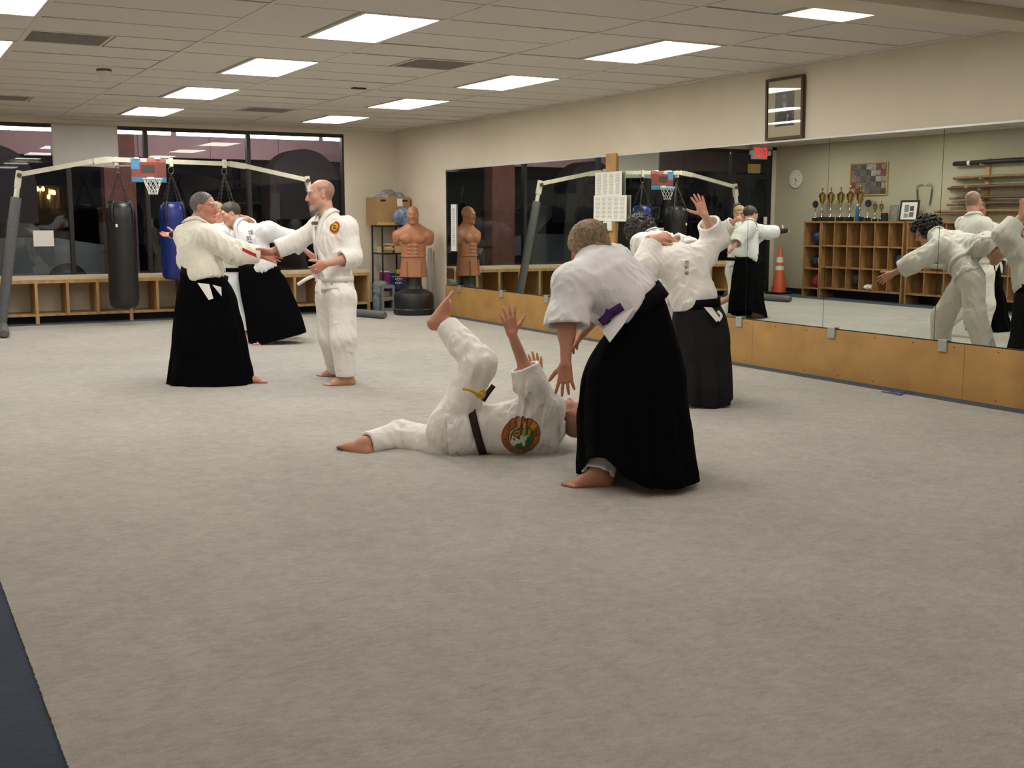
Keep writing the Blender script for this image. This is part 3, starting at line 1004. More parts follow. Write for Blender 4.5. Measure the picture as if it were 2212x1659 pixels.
def ribbon(name, pts, normals, width, material, parent, thick=.006, taper=None):
    """strip along pts; width direction = normal x tangent"""
    pts = np.asarray(pts, float); n = len(pts)
    normals = np.asarray(normals, float)
    if normals.ndim == 1: normals = np.tile(normals, (n, 1))
    v = []
    for i in range(n):
        t = nrm(pts[min(i + 1, n - 1)] - pts[max(i - 1, 0)])
        m = nrm(normals[i] - t * (normals[i] @ t)); w = np.cross(m, t)
        ww = width * (taper[i] if taper is not None else 1) / 2
        v += [pts[i] - w * ww, pts[i] + w * ww, pts[i] + w * ww + m * thick, pts[i] - w * ww + m * thick]
    f = []
    for i in range(n - 1):
        a, b = 4 * i, 4 * i + 4
        for k in range(4):
            f.append((a + k, a + (k + 1) % 4, b + (k + 1) % 4, b + k))
    f.append((3, 2, 1, 0)); f.append((4 * n - 4, 4 * n - 3, 4 * n - 2, 4 * n - 1))
    return mesh_obj(name, np.array(v), np.array(f), material, parent, smooth=False)

def band(name, sdf, c, up, height, material, parent, off=.003, thick=.008, n=72, far=.45, phase=None, tilt=None):
    """closed band hugging the cloth around axis up"""
    up = nrm(up); x = nrm(np.cross(up, [0.3, 1, .2])); y = np.cross(up, x)
    inner_t, inner_b, out_t, out_b = [], [], [], []
    for k in range(n):
        a = 2 * math.pi * k / n
        d = x * math.cos(a) + y * math.sin(a)
        r = max(np.linalg.norm(cast(sdf, c + up * z, d, far) - (c + up * z)) for z in (-height * .45, 0, height * .45)) + off
        for L_, z, e in ((inner_t, .5, 0), (inner_b, -.5, 0), (out_t, .5, thick), (out_b, -.5, thick)):
            L_.append(c + up * height * z + d * (r + e))
    A = np.array(inner_t); B = np.array(inner_b); Cc = np.array(out_t); D = np.array(out_b)
    for Z in (A, B, Cc, D):
        for _ in range(3): Z[:] = (np.roll(Z, 1, 0) + 2 * Z + np.roll(Z, -1, 0)) / 4
    v = np.concatenate([A, B, D, Cc]); f = []
    for k in range(n):
        q = (k + 1) % n
        for r in range(4):
            r2 = (r + 1) % 4
            f.append((r * n + k, r * n + q, r2 * n + q, r2 * n + k))
    return mesh_obj(name, v, np.array(f), material, parent)

def cat(pts, m=12):
    """Catmull-Rom through pts"""
    P = [np.asarray(q, float) for q in pts]
    P = [2 * P[0] - P[1]] + P + [2 * P[-1] - P[-2]]
    out = []
    for i in range(1, len(P) - 2):
        for t in np.linspace(0, 1, m, endpoint=False):
            a, b, c, d = P[i - 1:i + 3]
            out.append(.5 * (2 * b + (c - a) * t + (2 * a - 5 * b + 4 * c - d) * t * t + (3 * b - a - 3 * c + d) * t ** 3))
    out.append(P[-2])
    return np.array(out)

def hakama(name, rings, material, parent, pleats=13, amp=.10, seed=0, nu=220, nv=60, hem=None):
    """rings: list of (centre, a-vector, b-vector, squareness); lofted trousers-skirt with pleats"""
    r = np.random.default_rng(seed)
    m = len(rings)
    C_ = cat([q[0] for q in rings], nv // (m - 1)); A_ = cat([q[1] for q in rings], nv // (m - 1)); B_ = cat([q[2] for q in rings], nv // (m - 1))
    S_ = cat([[q[3] if len(q) > 3 else 2.0] * 3 for q in rings], nv // (m - 1))[:, 0]
    n = len(C_)
    th = np.linspace(0, 2 * math.pi, nu, endpoint=False)
    ph = np.cumsum(r.uniform(.6, 1.4, pleats)); ph = ph / ph[-1]
    # irregular pleats: sharp sawtooth profile
    u = th / (2 * math.pi)
    idx = np.searchsorted(ph, u, side='right'); idx = np.clip(idx, 0, pleats - 1)
    lo_ = np.where(idx > 0, ph[idx - 1], 0); hi_ = ph[idx]
    w = (u - lo_) / (hi_ - lo_)
    saw = np.where(w < .78, w / .78, (1 - w) / .22) - .5
    amps = r.uniform(.5, 1.3, pleats)[idx]
    nz = make_noise(seed + 3, .35, 4)
    v = np.zeros((n, nu, 3))
    for j in range(n):
        t = j / (n - 1)
        e = S_[j]
        cx, sx = np.cos(th), np.sin(th)
        q = (np.abs(cx) ** e + np.abs(sx) ** e) ** (-1 / e)
        g = 1 + amp * (t ** .8) * saw * amps
        P = C_[j] + (A_[j] * (cx * q * g)[:, None]) + (B_[j] * (sx * q * g)[:, None])
        P = P + (nz(P) * .012 * min(1, t * 2.5))[:, None] * nrm_rows(P - C_[j])
        v[j] = P
    if hem is not None:
        for k in range(nu):
            dz = hem(th[k])
            for j in range(n):
                v[j, k, 2] += dz * (j / (n - 1)) ** 3
    zmin = .012
    v[..., 2] = np.maximum(v[..., 2], zmin)
    verts = v.reshape(-1, 3)
    j, k = np.meshgrid(np.arange(n - 1), np.arange(nu), indexing='ij')
    k2 = (k + 1) % nu
    f = np.stack([j * nu + k, (j + 1) * nu + k, (j + 1) * nu + k2, j * nu + k2], -1).reshape(-1, 4)
    o = mesh_obj(name, verts, f, material, parent)
    md = o.modifiers.new('solid', 'SOLIDIFY'); md.thickness = .006; md.offset = -1
    return o, v

def nrm_rows(P):
    return P / (np.linalg.norm(P, axis=1)[:, None] + 1e-9)

def locks(W, R, sc, g, hair, seed):
    """thin tapering locks combed from the crown down over the cap of hair"""
    r = np.random.default_rng(seed + 5)
    rad = np.array([.078, .100, .088]) + g * .9; cen = np.array([0, -.018, .038])
    vs, fs, cs = [], [], []; off = 0
    c1, c2 = np.array(hair['col']), np.array(hair['col2'])
    n = hair['locks']; made = 0
    while made < n:
        d = r.normal(size=3); d /= np.linalg.norm(d)
        if d[2] < -.25 or (d[1] > .55 and d[2] < .45): continue
        made += 1
        L_ = r.uniform(.05, .10) * hair.get('len', 1.); m = 8
        p = d.copy(); path = []
        sw = r.normal(size=3) * .35
        for k in range(m):
            q = cen + p * rad * (1 + .015 * math.sin(k * 1.3 + made))
            path.append(q)
            fl = np.array([p[0] * .9, p[1] * .5 + .25, -.9 if p[2] < .75 else -.25]) + sw * .5
            fl = fl - p * (fl @ p); fl /= np.linalg.norm(fl) + 1e-9
            p = p + fl * L_ / m / .09; p /= np.linalg.norm(p)
        path = np.array(path)
        ends = path[-1] + (path[-1] - cen) * .05
        path[-1] = ends
        w0 = r.uniform(.004, .0075)
        col = c1 + (c2 - c1) * r.uniform(0, 1)
        for k in range(m):
            t = path[min(k + 1, m - 1)] - path[max(k - 1, 0)]; t /= np.linalg.norm(t) + 1e-9
            nn = (path[k] - cen); nn /= np.linalg.norm(nn); sd = np.cross(t, nn)
            ww = w0 * (1 - (k / (m - 1)) ** 2 * .9)
            for a_ in (sd * ww, nn * ww * .8, -sd * ww):
                vs.append(W(*(path[k] + a_))); cs.append(col * (.75 + .35 * k / m))
        for k in range(m - 1):
            a_ = off + 3 * k
            fs += [(a_, a_ + 3, a_ + 4, a_ + 1), (a_ + 1, a_ + 4, a_ + 5, a_ + 2)]
        off += 3 * m
    return np.array(vs), np.array(fs), np.array(cs)

# ------------------------------------------------------------------ a whole person
def person(label, root, J, skin, head, hair=None, jacket=GI, sleeve=.55, pants=None, pants_len=.9, seed=0, sleeve_r=(.088, .092, .090),
           hands=None, feet=True, chest_n=None, torso_r=(.165, .165, .180, .10), girl=False, foot_up=None, skirt=.16, skirt_r=1.08, pant_r=(.105, .095, .090),
           flat=1.38, neck_open=.072, vneck=0., clip=.06, blouse=0., fold=.0065, body_h=.012, leg_r=None, skin_fn=None, foldscale=.11):
    """J: dict of joints in world space: pelvis waist chest neck head shL shR elL elR wrL wrR hipL hipR knL knR anL anR, toeL toeR (directions)"""
    E = empty('person', root, 0, label, 'person')
    o0 = np.asarray(root, float)
    Jl = {k: (np.asarray(v, float) - (o0 if not k.startswith('d_') else 0)) for k, v in J.items()}
    J = Jl
    fn = nrm(J['d_chest'])
    parts = []
    s, R, W = head_sdf(J['head'], J['d_face'], J['d_headup'], head.get('sc', 1.), J['neck'], head.get('jaw', 1.), head.get('nose', 1.))
    hv, hf = s.mesh(.0048)
    hc = np.tile(np.array(skin), (len(hv), 1))
    l = (hv - J['head']) @ R / head.get('sc', 1.)
    x, y, z = l.T
    # complexion
    flush = np.array(head.get('flush', (1.0, .86, .84)))
    cheek = np.exp(-(((np.abs(x) - .042) / .026) ** 2 + ((z + .022) / .03) ** 2)) * (y > .03)
    nose_ = np.exp(-((x / .018) ** 2 + ((z + .022) / .02) ** 2)) * (y > .095)
    ear_ = (np.abs(x) > .076) & (np.abs(z) < .05)
    for msk in (cheek, nose_ * .8, ear_ * .6):
        hc *= 1 + msk[:, None] * (flush - 1)
    lips = (np.abs(x) < .026) & (np.abs(z + .0615) < .012) & (y > .085)
    hc[lips] *= np.array([.85, .60, .60])
    mouth = (np.abs(x) < .024) & (np.abs(z + .0615) < .0035) & (y > .08)
    if head.get('smile'):
        teeth = (np.abs(x) < .016) & (np.abs(z + .060) < .0035) & (y > .082); hc[teeth] = (.55, .50, .45)
    else:
        hc[mouth] *= .45
    eye = (((np.abs(x) - .032) / .0125) ** 2 + ((z - .011) / .0068) ** 2 < 1) & (y > .065)
    hc[eye] = (.30, .26, .24)
    iris = (((np.abs(x) - .032) / .006) ** 2 + ((z - .011) / .0066) ** 2 < 1) & (y > .065)
    hc[iris] = (.035, .03, .03)
    br = head.get('brow', (.12, .08, .05))
    brow = (np.abs(np.abs(x) - .031) < .019) & (np.abs(z - .033 + .12 * np.abs(np.abs(x) - .03)) < .0052) & (y > .06)
    hc[brow] = hc[brow] * .3 + np.array(br) * .7
    if 'beard' in head:
        bc, ba = head['beard']
        b_ = np.clip((-.040 - z - .0 + np.clip(.03 - np.abs(x), 0, .03) * .2) / .012, 0, 1) * (y > -.01) * (~lips) * np.clip((y + .01) / .02, 0, 1) * np.clip((z + .135) / .01, 0, 1)
        hc = hc * (1 - ba * b_[:, None]) + np.array(bc) * ba * b_[:, None]
    if 'stubble' in head:
        sc_, sa, top = head['stubble']        # cropped hair painted on the scalp; top=True also over the crown
        hl = np.clip((z - (.012 + np.clip(y, -.1, .1) * .55 + (y > .055) * 1.0)) / .012, 0, 1)
        back = np.clip((-.022 - y) / .012, 0, 1) * np.clip((z + .055) / .012, 0, 1)
        m_ = np.maximum(hl, back) * (1 - ear_)
        if not top:
            m_ = m_ * np.clip((.082 - z) / .02 + np.clip((-.055 - y) / .02, 0, 1), 0, 1) * np.clip((.04 - y) / .02, 0, 1)
        else:
            m_ = m_ * np.clip((.078 - y) / .012, 0, 1)
        hc = hc * (1 - sa * m_[:, None]) + np.array(sc_) * sa * m_[:, None]
    parts.append((hv, hf, hc))
    # trunk and limbs
    b = SDF()
    b.cone(J['pelvis'], J['waist'], .115 if skirt else .085, .115 if skirt else .10, .06 if skirt else .03, fn, 1.35)
    b.cone(J['waist'], J['chest'], .115, .135, .06, fn, 1.35)
    b.cone(J['chest'], J['neck'], .125, .06, .06, fn, 1.2)
    b.cone(J['shL'], J['shR'], .052, .052, .05)
    for sd_ in 'LR':
        b.chain([J['sh' + sd_], J['el' + sd_], J['wr' + sd_]], [.050, .042, .027], .02)
        m = J['el' + sd_] + (J['wr' + sd_] - J['el' + sd_]) * .25
        b.cone(J['el' + sd_], m, .040, .045, .03)
        b.chain([J['hip' + sd_], J['kn' + sd_], J['an' + sd_]], leg_r or ([.080, .055, .038] if skirt else [.055, .045, .036]), .03)
        c2 = J['kn' + sd_] + (J['an' + sd_] - J['kn' + sd_]) * .3
        b.cone(J['kn' + sd_], c2, .046, .050, .03)
    bv, bf = b.mesh(body_h)
    parts.append((bv, bf, np.tile(np.array(skin), (len(bv), 1))))
    hands = hands or {}
    for sd_ in 'LR':
        hp = hands.get(sd_, {})
        if hp is None: continue
        w = J['wr' + sd_]; dd = hp.get('d', w - J['el' + sd_]); nn = hp.get('n', -fn if sd_ else fn)
        hs = hand_sdf(w, dd, nn, sd_ == 'R', hp.get('curl', (.25, .3, .35, .4)), hp.get('spread', .10), hp.get('thumb', .6), hp.get('sc', 1.), J['el' + sd_], hp.get('kn', .25))
        v_, f_ = hs.mesh(.0036)
        kd = np.clip(((v_ - w) @ nrm(dd) + .02) / .07, 0, 1)[:, None]
        cc = np.array(skin) * (1 - kd) + np.array(skin) * np.array([1.02, .90, .88]) * kd
        parts.append((v_, f_, cc))
        if feet:
            fs = foot_sdf(J['an' + sd_], J['d_toe' + sd_], (0, 0, 1) if foot_up is None else foot_up[sd_], 1., J['kn' + sd_])
            v_, f_ = fs.mesh(.005)
            parts.append((v_, f_, np.tile(np.array(skin) * np.array([1.0, .93, .90]), (len(v_), 1))))
    v, f = join_meshes([(p_[0], p_[1]) for p_ in parts])
    mesh_obj('body', v, f, SKIN, E, np.concatenate([p_[2] for p_ in parts]))
    # hair
    if hair:
        hs = SDF(); sc = head.get('sc', 1.)
        g = hair.get('grow', .010)
        hs.ell(W(0, -.018, .038), (np.array([.078, .100, .088]) + g) * sc, R, .02)
        for q in hair.get('extra', []):       # (x,y,z, rx,ry,rz)
            hs.ell(W(*q[:3]), np.array(q[3:]) * sc, R, .025)
        hl = hair.get('line', .060)
        hs.ell(W(0, .095, -.03 + (hl - .06)), np.array([.085, .075, .100]) * sc, R, .012, 's')
        if hair.get('ears', True):
            for e in (-1, 1):
                hs.ell(W(e * .088, .010, -.012), np.array([.024, .030, .042]) * sc, R, .008, 's')
        hs.ell(W(0, .0, -.125 + hair.get('nape', 0)), np.array([.13, .13, .085]) * sc, R, .01, 's')
        na = make_noise(seed + 50, hair.get('curl', .03), 5); nb = make_noise(seed + 60, hair.get('curl', .03) * .4, 4)
        am = hair.get('amp', .004)
        if hair.get('strands'):
            # long ridges that fall away from the crown
            cpos = W(0, -.03, .10)
            def disp(P):
                dvec = P - cpos; az = np.arctan2(dvec @ R[:, 0], dvec @ R[:, 1])
                return am * (1.1 * na(P) + .7 * np.sin(az * 15 + 4 * na(P)) + .6 * np.sin(az * 33 + 4 * na(P)) + .15 * nb(P))
        else:
            disp = lambda P: am * (na(P) + .6 * nb(P))
        v_, f_ = hs.mesh(.0048, disp)
        hcv = np.tile(np.array(hair['col']), (len(v_), 1))
        if 'col2' in hair:
            k = np.clip(.5 + .9 * nb(v_), 0, 1)[:, None]; hcv = hcv * (1 - k) + np.array(hair['col2']) * k
        if 'grey' in hair:
            l_ = (v_ - J['head']) @ R; k = np.clip((.03 - l_[:, 2]) / .05, 0, 1)[:, None] * .7
            hcv = hcv * (1 - k) + np.array(hair['grey']) * k
        if hair.get('locks'):
            lv, lf, lc = locks(W, R, sc, g, hair, seed)
            v_, f_ = join_meshes([(v_, f_), (lv, lf)]); hcv = np.concatenate([hcv, lc])
        mesh_obj('hair', v_, f_, HAIRM, E, hcv)
    # jacket
    tr = torso_r
    js = SDF()
    ax = nrm(J['chest'] - J['waist'])
    js.cone(J['waist'], J['chest'], tr[1], tr[2], .06, fn, flat)
    js.cone(J['chest'], J['neck'] - nrm(J['neck'] - J['chest']) * .02, tr[2] * .93, tr[3], .06, fn, flat * .85)
    js.cone(J['shL'], J['shR'], .078, .078, .06)
    if blouse:
        js.cone(J['waist'] + ax * .02, J['waist'] + ax * .12, tr[1] + blouse, tr[1] + blouse * .6, .05, fn, flat)
    if not skirt:
        js.half(J['waist'] - ax * clip, -ax)
    cuffs = []
    for sd_ in 'LR':
        sh, el, wr = J['sh' + sd_], J['el' + sd_], J['wr' + sd_]
        su = SDF()
        su.cone(J['chest'] * .5 + sh * .5, sh, .10, sleeve_r[0], .06)
        su.cone(sh, el, sleeve_r[0], sleeve_r[1], .05)
        cf = el + (wr - el) * (sleeve[sd_] if isinstance(sleeve, dict) else sleeve); dd = nrm(wr - el)
        su.cone(el, cf, sleeve_r[1], sleeve_r[2], .03)
        su.cyl(cf, cf + dd * .16, sleeve_r[2] + .03)
        su.cyl(cf - dd * .07, cf + dd * .02, sleeve_r[2] - .020)
        js.add(su, .05); cuffs.append(cf)
    if skirt:
        # below the belt the jacket flares over hips and thighs
        dn = nrm(J['pelvis'] - J['waist']); hm = J['waist'] + dn * skirt
        su = SDF().cone(J['waist'], hm, tr[1] * .98, tr[0] * skirt_r, .04, fn, flat * .92)
        su.cyl(hm, hm + dn * .3, tr[0] * skirt_r + .03, n=fn, f=flat * .92)
        su.cyl(hm - dn * .05, hm + dn * .02, tr[0] * skirt_r - .024, n=fn, f=flat * .92)
        js.add(su, .03); cuffs.append(hm)
    # neck opening
    hd_ = nrm(J['head'] - J['neck'])
    js.cone(J['neck'] - hd_ * .03, J['neck'] + hd_ * .14, neck_open * .9, neck_open * 1.05, .012, op='s')
    if vneck:
        js.cone(J['neck'] + fn * .075, J['neck'] + fn * .135 - ax * vneck, .058, .010, .012, op='s')
    def calm(fo, pts):
        def f(P):
            m = np.min([np.linalg.norm(P - q, axis=-1) for q in pts], 0)
            return fo(P) * np.clip((m - .07) / .09, .25, 1)
        return f
    calm_c = cuffs[:2]
    v_, f_ = js.mesh(.0085, calm(folds(seed, fold, foldscale), calm_c))
    mesh_obj('jacket', v_, f_, jacket, E)
    # trousers
    ps = None
    if pants is not None:
        ps = SDF()
        if skirt:
            ps.cone(J['hipL'], J['hipR'], .115, .115, .06, fn, 1.1)
            ps.cone(J['pelvis'], J['waist'], .145, .145, .05, fn, 1.25)
        ends = []
        for sd_ in 'LR':
            hp, kn, an = J['hip' + sd_], J['kn' + sd_], J['an' + sd_]
            cf = kn + (an - kn) * pants_len; dd = nrm(an - kn)
            su = SDF().chain([hp, kn, cf] if skirt else [kn, cf], pant_r if skirt else pant_r[1:], .05)
            su.cyl(cf, cf + dd * .16, pant_r[2] + .03)
            su.cyl(cf - dd * .07, cf + dd * .02, pant_r[2] - .020)
            ps.add(su, .05); ends.append(cf)
        fo = calm(folds(seed + 9, fold * .9, foldscale * 1.1), ends)
        v_, f_ = ps.mesh(.009, fo)
        if foot_up is None:
            v_[:, 2] = np.maximum(v_[:, 2], .010 - o0[2])
        mesh_obj('trousers', v_, f_, pants, E)
    return E, J, js, ps, R, W

def lapels(E, J, js, fn, width=.05, material=GI, cross=.0, wl=None, over='L', off=.004, low=.0):
    """collar band: round the nape, down both sides of the chest, crossing near the belt"""
    fn = nrm(fn); up = nrm(J['neck'] - J['waist']); rt = nrm(np.cross(fn, up))
    N_ = J['neck']
    for k, sgn in enumerate((1, -1)):
        path = [N_ - fn * .075 + up * .035, N_ - fn * .045 + rt * sgn * .062 + up * .035, N_ + fn * .02 + rt * sgn * .078 + up * .015,
                N_ + fn * .10 + rt * sgn * .055 - up * .07, J['chest'] + fn * .14 + rt * sgn * .012 - up * .03,
                (J['chest'] + J['waist']) / 2 + fn * .14 - rt * sgn * .045, J['waist'] + fn * .14 - rt * sgn * .085 - up * low]
        P = cat(path, 7)
        n_ = len(P)
        cen = np.array([J['neck'] + (J['waist'] - J['neck']) * min(1, max(0, (i - 12) / (n_ - 13))) for i in range(n_)])
        out = []; nor = []
        for i in range(n_):
            base = cen[i] - up * .02
            d = P[i] - base
            d = nrm(d) if i > 12 else nrm(P[i] - (N_ - up * .06))
            h = cast(js, base if i > 12 else N_ - up * .06, d, .34, off + .003 * k)
            if i <= 14 and np.linalg.norm(h - P[i]) > .05: h = P[i]
            out.append(h); nor.append(d)
        out = np.array(out)
        for _ in range(2): out[1:-1] = (out[:-2] + 2 * out[1:-1] + out[2:]) / 4
        ribbon('collar_band', out, nor, width, material, E, .007)

def disc_on(name, sdf, c, n, up, rad, colfn, parent, rings=24, segs=72, off=.004):
    """embroidered round patch lying on the cloth"""
    n = nrm(n); up = nrm(np.asarray(up) - n * (np.asarray(up) @ n)); x = np.cross(up, n)
    P, uv = [c], [(0, 0)]
    for i in range(1, rings + 1):
        for k in range(segs):
            a = 2 * math.pi * k / segs; r = i / rings
            uv.append((r * math.cos(a), r * math.sin(a)))
            P.append(c + (x * math.cos(a) + up * math.sin(a)) * r * rad)
    P = snap(sdf, np.array(P), n, .12, off)
    f = []
    for i in range(rings - 1):
        for k in range(segs):
            a = 1 + i * segs; b = a + segs; q = (k + 1) % segs
            f.append((a + k, b + k, b + q, a + q))
    cen = [(0, 1 + k, 1 + (k + 1) % segs, 1 + (k + 1) % segs) for k in range(segs)]
    col = np.array([colfn(u, v) for u, v in uv])
    f = np.array(f)
    P = np.concatenate([P])
    me_f = f
    o = mesh_obj(name, P, me_f, mat('embroidery', (.5, .4, .2), .7, attr=True, bump=(300, .4, .003)), parent, col)
    md = o.modifiers.new('solid', 'SOLIDIFY'); md.thickness = .003; md.offset = 1
    return o

def kanji_on(chars, sdf, c, n, up, size, parent, off=.006, step=1.1):
    n = nrm(n); up = nrm(np.asarray(up) - n * (np.asarray(up) @ n)); x = np.cross(up, n)
    ink = mat('black_embroidery', (.015, .015, .018), .8)
    for i, ch in enumerate(chars):
        o = text_obj('embroidered_character', ch, size, ink, c - up * size * step * (i - (len(chars) - 1) / 2), x, up, parent, .001)
        me = o.data
        co = np.zeros(len(me.vertices) * 3, np.float32); me.vertices.foreach_get('co', co); co = co.reshape(-1, 3)
        co = snap(sdf, co, n, .10, off)
        me.vertices.foreach_set('co', co.astype(np.float32).ravel()); me.update()

# ================================================================== the people
def gpt(x, y, z=0.):
    d = ray(x, y)
    return CAM + d * (z - CAM[2]) / d[2]

def ankle(x, y):
    return gpt(x, y) + V(0, 0, .077)

def rings_from(o, spec):
    """spec rows: (px centre, py, depth, half width px, half depth m, squareness, tilt)"""
    out = []
    for r in spec:
        cx, cy, D, hw, hd = r[:5]
        sq = r[5] if len(r) > 5 else 2.0
        tilt = r[6] if len(r) > 6 else 0.
        c = at(cx, cy, D) - o
        w = hw * D / FPX
        out.append((c, RGT * w + ZUP * w * tilt, AWAY * hd, sq))
    return out

def waist_band(name, o, spec, height, material, parent, thick=.010, n=72):
    cx, cy, D, hw, hd, sq, tilt = spec
    c = at(cx, cy, D) - o; w = hw * D / FPX
    a_ = RGT * w + ZUP * w * tilt; b_ = AWAY * hd
    up = nrm(np.cross(a_, b_))
    v, f = [], []
    for r, (e, z) in enumerate(((0, .5), (0, -.5), (thick, -.5), (thick, .5))):
        for k in range(n):
            t = 2 * math.pi * k / n
            q = (abs(math.cos(t)) ** sq + abs(math.sin(t)) ** sq) ** (-1 / sq)
            p = a_ * math.cos(t) * q + b_ * math.sin(t) * q
            v.append(c + p * (1 + e / np.linalg.norm(p)) + up * z * height)
    for k in range(n):
        q = (k + 1) % n
        for r in range(4):
            r2 = (r + 1) % 4
            f.append((r * n + k, r * n + q, r2 * n + q, r2 * n + k))
    return mesh_obj(name, np.array(v), np.array(f), material, parent)

def cloth_patch(name, o, poly, normal, material, parent, thick=.006):
    """flat-ish scrap of cloth given by world points (fan)"""
    P = np.array([q - o for q in poly]); n = nrm(normal)
    v = np.concatenate([P, P + n * thick]); m = len(P)
    bm = bmesh.new()
    vs = [bm.verts.new(q) for q in v]
    bm.faces.new(vs[:m][::-1]); bm.faces.new(vs[m:])
    for k in range(m):
        q = (k + 1) % m
        bm.faces.new((vs[k], vs[q], vs[m + q], vs[m + k]))
    bmesh.ops.recalc_face_normals(bm, faces=bm.faces)
    me = bpy.data.meshes.new(name); bm.to_mesh(me); bm.free(); me.materials.append(material)
    return link(bpy.data.objects.new(name, me), parent)

def cords(name, o, pts, r, material, parent, flat=.4, width=None):
    P = cat([q - o for q in pts], 8)
    return ribbon(name, P, -FWD, width or r * 2, material, parent, r * flat * 2)

SK_RED = (.50, .22, .16); SK_MID = (.56, .30, .215); SK_FAIR = (.60, .33, .24); SK_TAN = (.46, .22, .14)

# ---------------------------------------------------------------- man in black hakama, left, arm held out
D = 9.75
j = lambda x, y, dd=0.: at(x, y, D + dd)
root = gpt(458, 829); fc = nrm(RGT * .85 + AWAY * .52)
J = dict(pelvis=j(443, 618), waist=j(440, 592), chest=j(428, 530), neck=j(420, 488), head=j(441, 449), d_face=RGT * .95 - AWAY * .22 - ZUP * .05, d_headup=ZUP + RGT * .12,
         d_chest=fc, shR=j(448, 512, -.15), shL=j(404, 510, .15), elR=j(508, 545, -.12), wrR=j(566, 551, -.02), elL=j(408, 562, .24), wrL=j(432, 606, .20),
         hipR=j(452, 628, -.09), hipL=j(434, 628, .09), knR=j(490, 725, -.10), knL=j(415, 725, .10), anR=ankle(530, 829), anL=ankle(398, 827), d_toeR=RGT + AWAY * .1, d_toeL=RGT * .6 - AWAY * .8)
E, Jl, js, ps, R, W = person('grinning grey-haired person in cream jacket and black hakama holding one arm out', root, J, SK_RED,
    dict(flush=(1.05, .72, .70), brow=(.16, .13, .11), smile=True, jaw=1.1, sc=1.03, stubble=((.11, .095, .085), .6, True)), dict(col=(.075, .062, .055), col2=(.16, .14, .125), grow=.004, amp=.004, grey=(.20, .18, .17), curl=.02, line=.092),
    GI_CREAM, sleeve=.86, seed=3, skirt=0, torso_r=(.19, .185, .20, .11), sleeve_r=(.095, .098, .076), blouse=.035, fold=.009,
    hands=dict(R=dict(d=RGT - ZUP * .22, n=AWAY * .8 - ZUP * .4, curl=(.10, .12, .15, .2), spread=.08, thumb=.8), L=dict(n=-RGT, curl=(.4, .45, .5, .5))))
o = root
hr = rings_from(o, [(441, 592, D, 46, .135, 2.2, -.22), (447, 630, D, 60, .175, 2.2, -.1), (450, 700, D, 73, .20, 2.3), (455, 770, D, 83, .225, 2.4), (457, 828, D, 91, .25, 2.5)])
hk, hv = hakama('hakama', hr, HAK, E, 11, .10, 21)
waist_band('belt', o, (441, 596, D, 47, .140, 2.2, -.24), .075, BELT_BLACK, E)
cloth_patch('side_vent', o, [j(427, 611, -.205), j(452, 614, -.20), j(461, 645, -.215), j(451, 648, -.22)], -FWD, GI, E)
cloth_patch('side_vent', o, [j(459, 615, -.20), j(478, 620, -.16), j(479, 640, -.165)], -FWD, GI, E)
red = mat('red_cloth', (.50, .01, .02), .7)
lapels(E, Jl, js, fc, .045, GI_CREAM)
P = [j(524, 535, -.2), j(536, 537, -.2), j(549, 541, -.2), j(550, 548, -.2), j(536, 544, -.2), j(524, 542, -.2)]
cx = snap(js, np.array([q - o for q in P]), -FWD + ZUP * .3, .2, .004)
cloth_patch('red_sleeve_stripe', V(0, 0, 0), list(cx), -FWD + ZUP * .3, red, E, .004)

# ---------------------------------------------------------------- balding man in white, right of him
D = 9.62
root = gpt(735, 828); fc = nrm(-RGT * .80 - AWAY * .58)
J = dict(pelvis=j(724, 628), waist=j(723, 598), chest=j(720, 520), neck=j(708, 470), head=j(693, 422), d_face=-RGT * .95 - AWAY * .30 - ZUP * .10, d_headup=ZUP - RGT * .05,
         d_chest=fc, shR=j(690, 490, .13), shL=j(748, 492, -.13), elR=j(642, 522, .15), wrR=j(586, 543, .10), elL=j(762, 556, -.14), wrL=j(703, 570, -.30),
         hipR=j(712, 640, .09), hipL=j(738, 640, -.07), knR=j(716, 728, .14), knL=j(742, 730, -.06), anR=ankle(728, 814), anL=ankle(748, 833), d_toeR=-RGT, d_toeL=-RGT - AWAY * .25)
E, Jl, js, ps, R, W = person('balding bearded person in a white karate uniform with a loose white belt', root, J, SK_MID,
    dict(flush=(1.05, .74, .72), brow=(.20, .15, .12), beard=((.40, .31, .25), .60), stubble=((.17, .12, .095), .70, False), sc=1.04), None,
    GI, sleeve={'L': .42, 'R': .78}, pants=GI, pants_len=.98, seed=15, vneck=.12, skirt=.115, skirt_r=1.12, torso_r=(.175, .172, .19, .11), sleeve_r=(.080, .078, .080), pant_r=(.115, .105, .085), fold=.0065,
    hands=dict(R=dict(d=-RGT - ZUP * .12, n=-ZUP * .6 - AWAY * .6, curl=(.75, .8, .8, .8), spread=.04, thumb=.7), L=dict(d=-RGT - ZUP * .55, n=AWAY * .7 + ZUP * .2, curl=(.6, .65, .7, .7), spread=.03)))
o = root
lapels(E, Jl, js, fc, .048, GI, low=.02)
band('belt', js, Jl['waist'] - ZUP * .01, ZUP, .042, GI, E)
cords('belt_end', o, [j(690, 598, -.22), j(676, 597, -.27), j(660, 604, -.29), j(643, 615, -.27)], .008, GI, E, .3, .028)
cords('belt_end', o, [j(688, 598, -.20), j(690, 612, -.25), j(689, 628, -.25), j(692, 638, -.24)], .008, GI, E, .3, .034)
cords('belt_knot', o, [j(684, 596, -.22), j(692, 592, -.23), j(697, 602, -.22)], .012, GI, E, .6, .04)
tee = SDF().cone(Jl['neck'] - ZUP * .16 + fc * .02, Jl['neck'] - ZUP * .02 + fc * .012, .105, .070, .02, fc, 1.15)
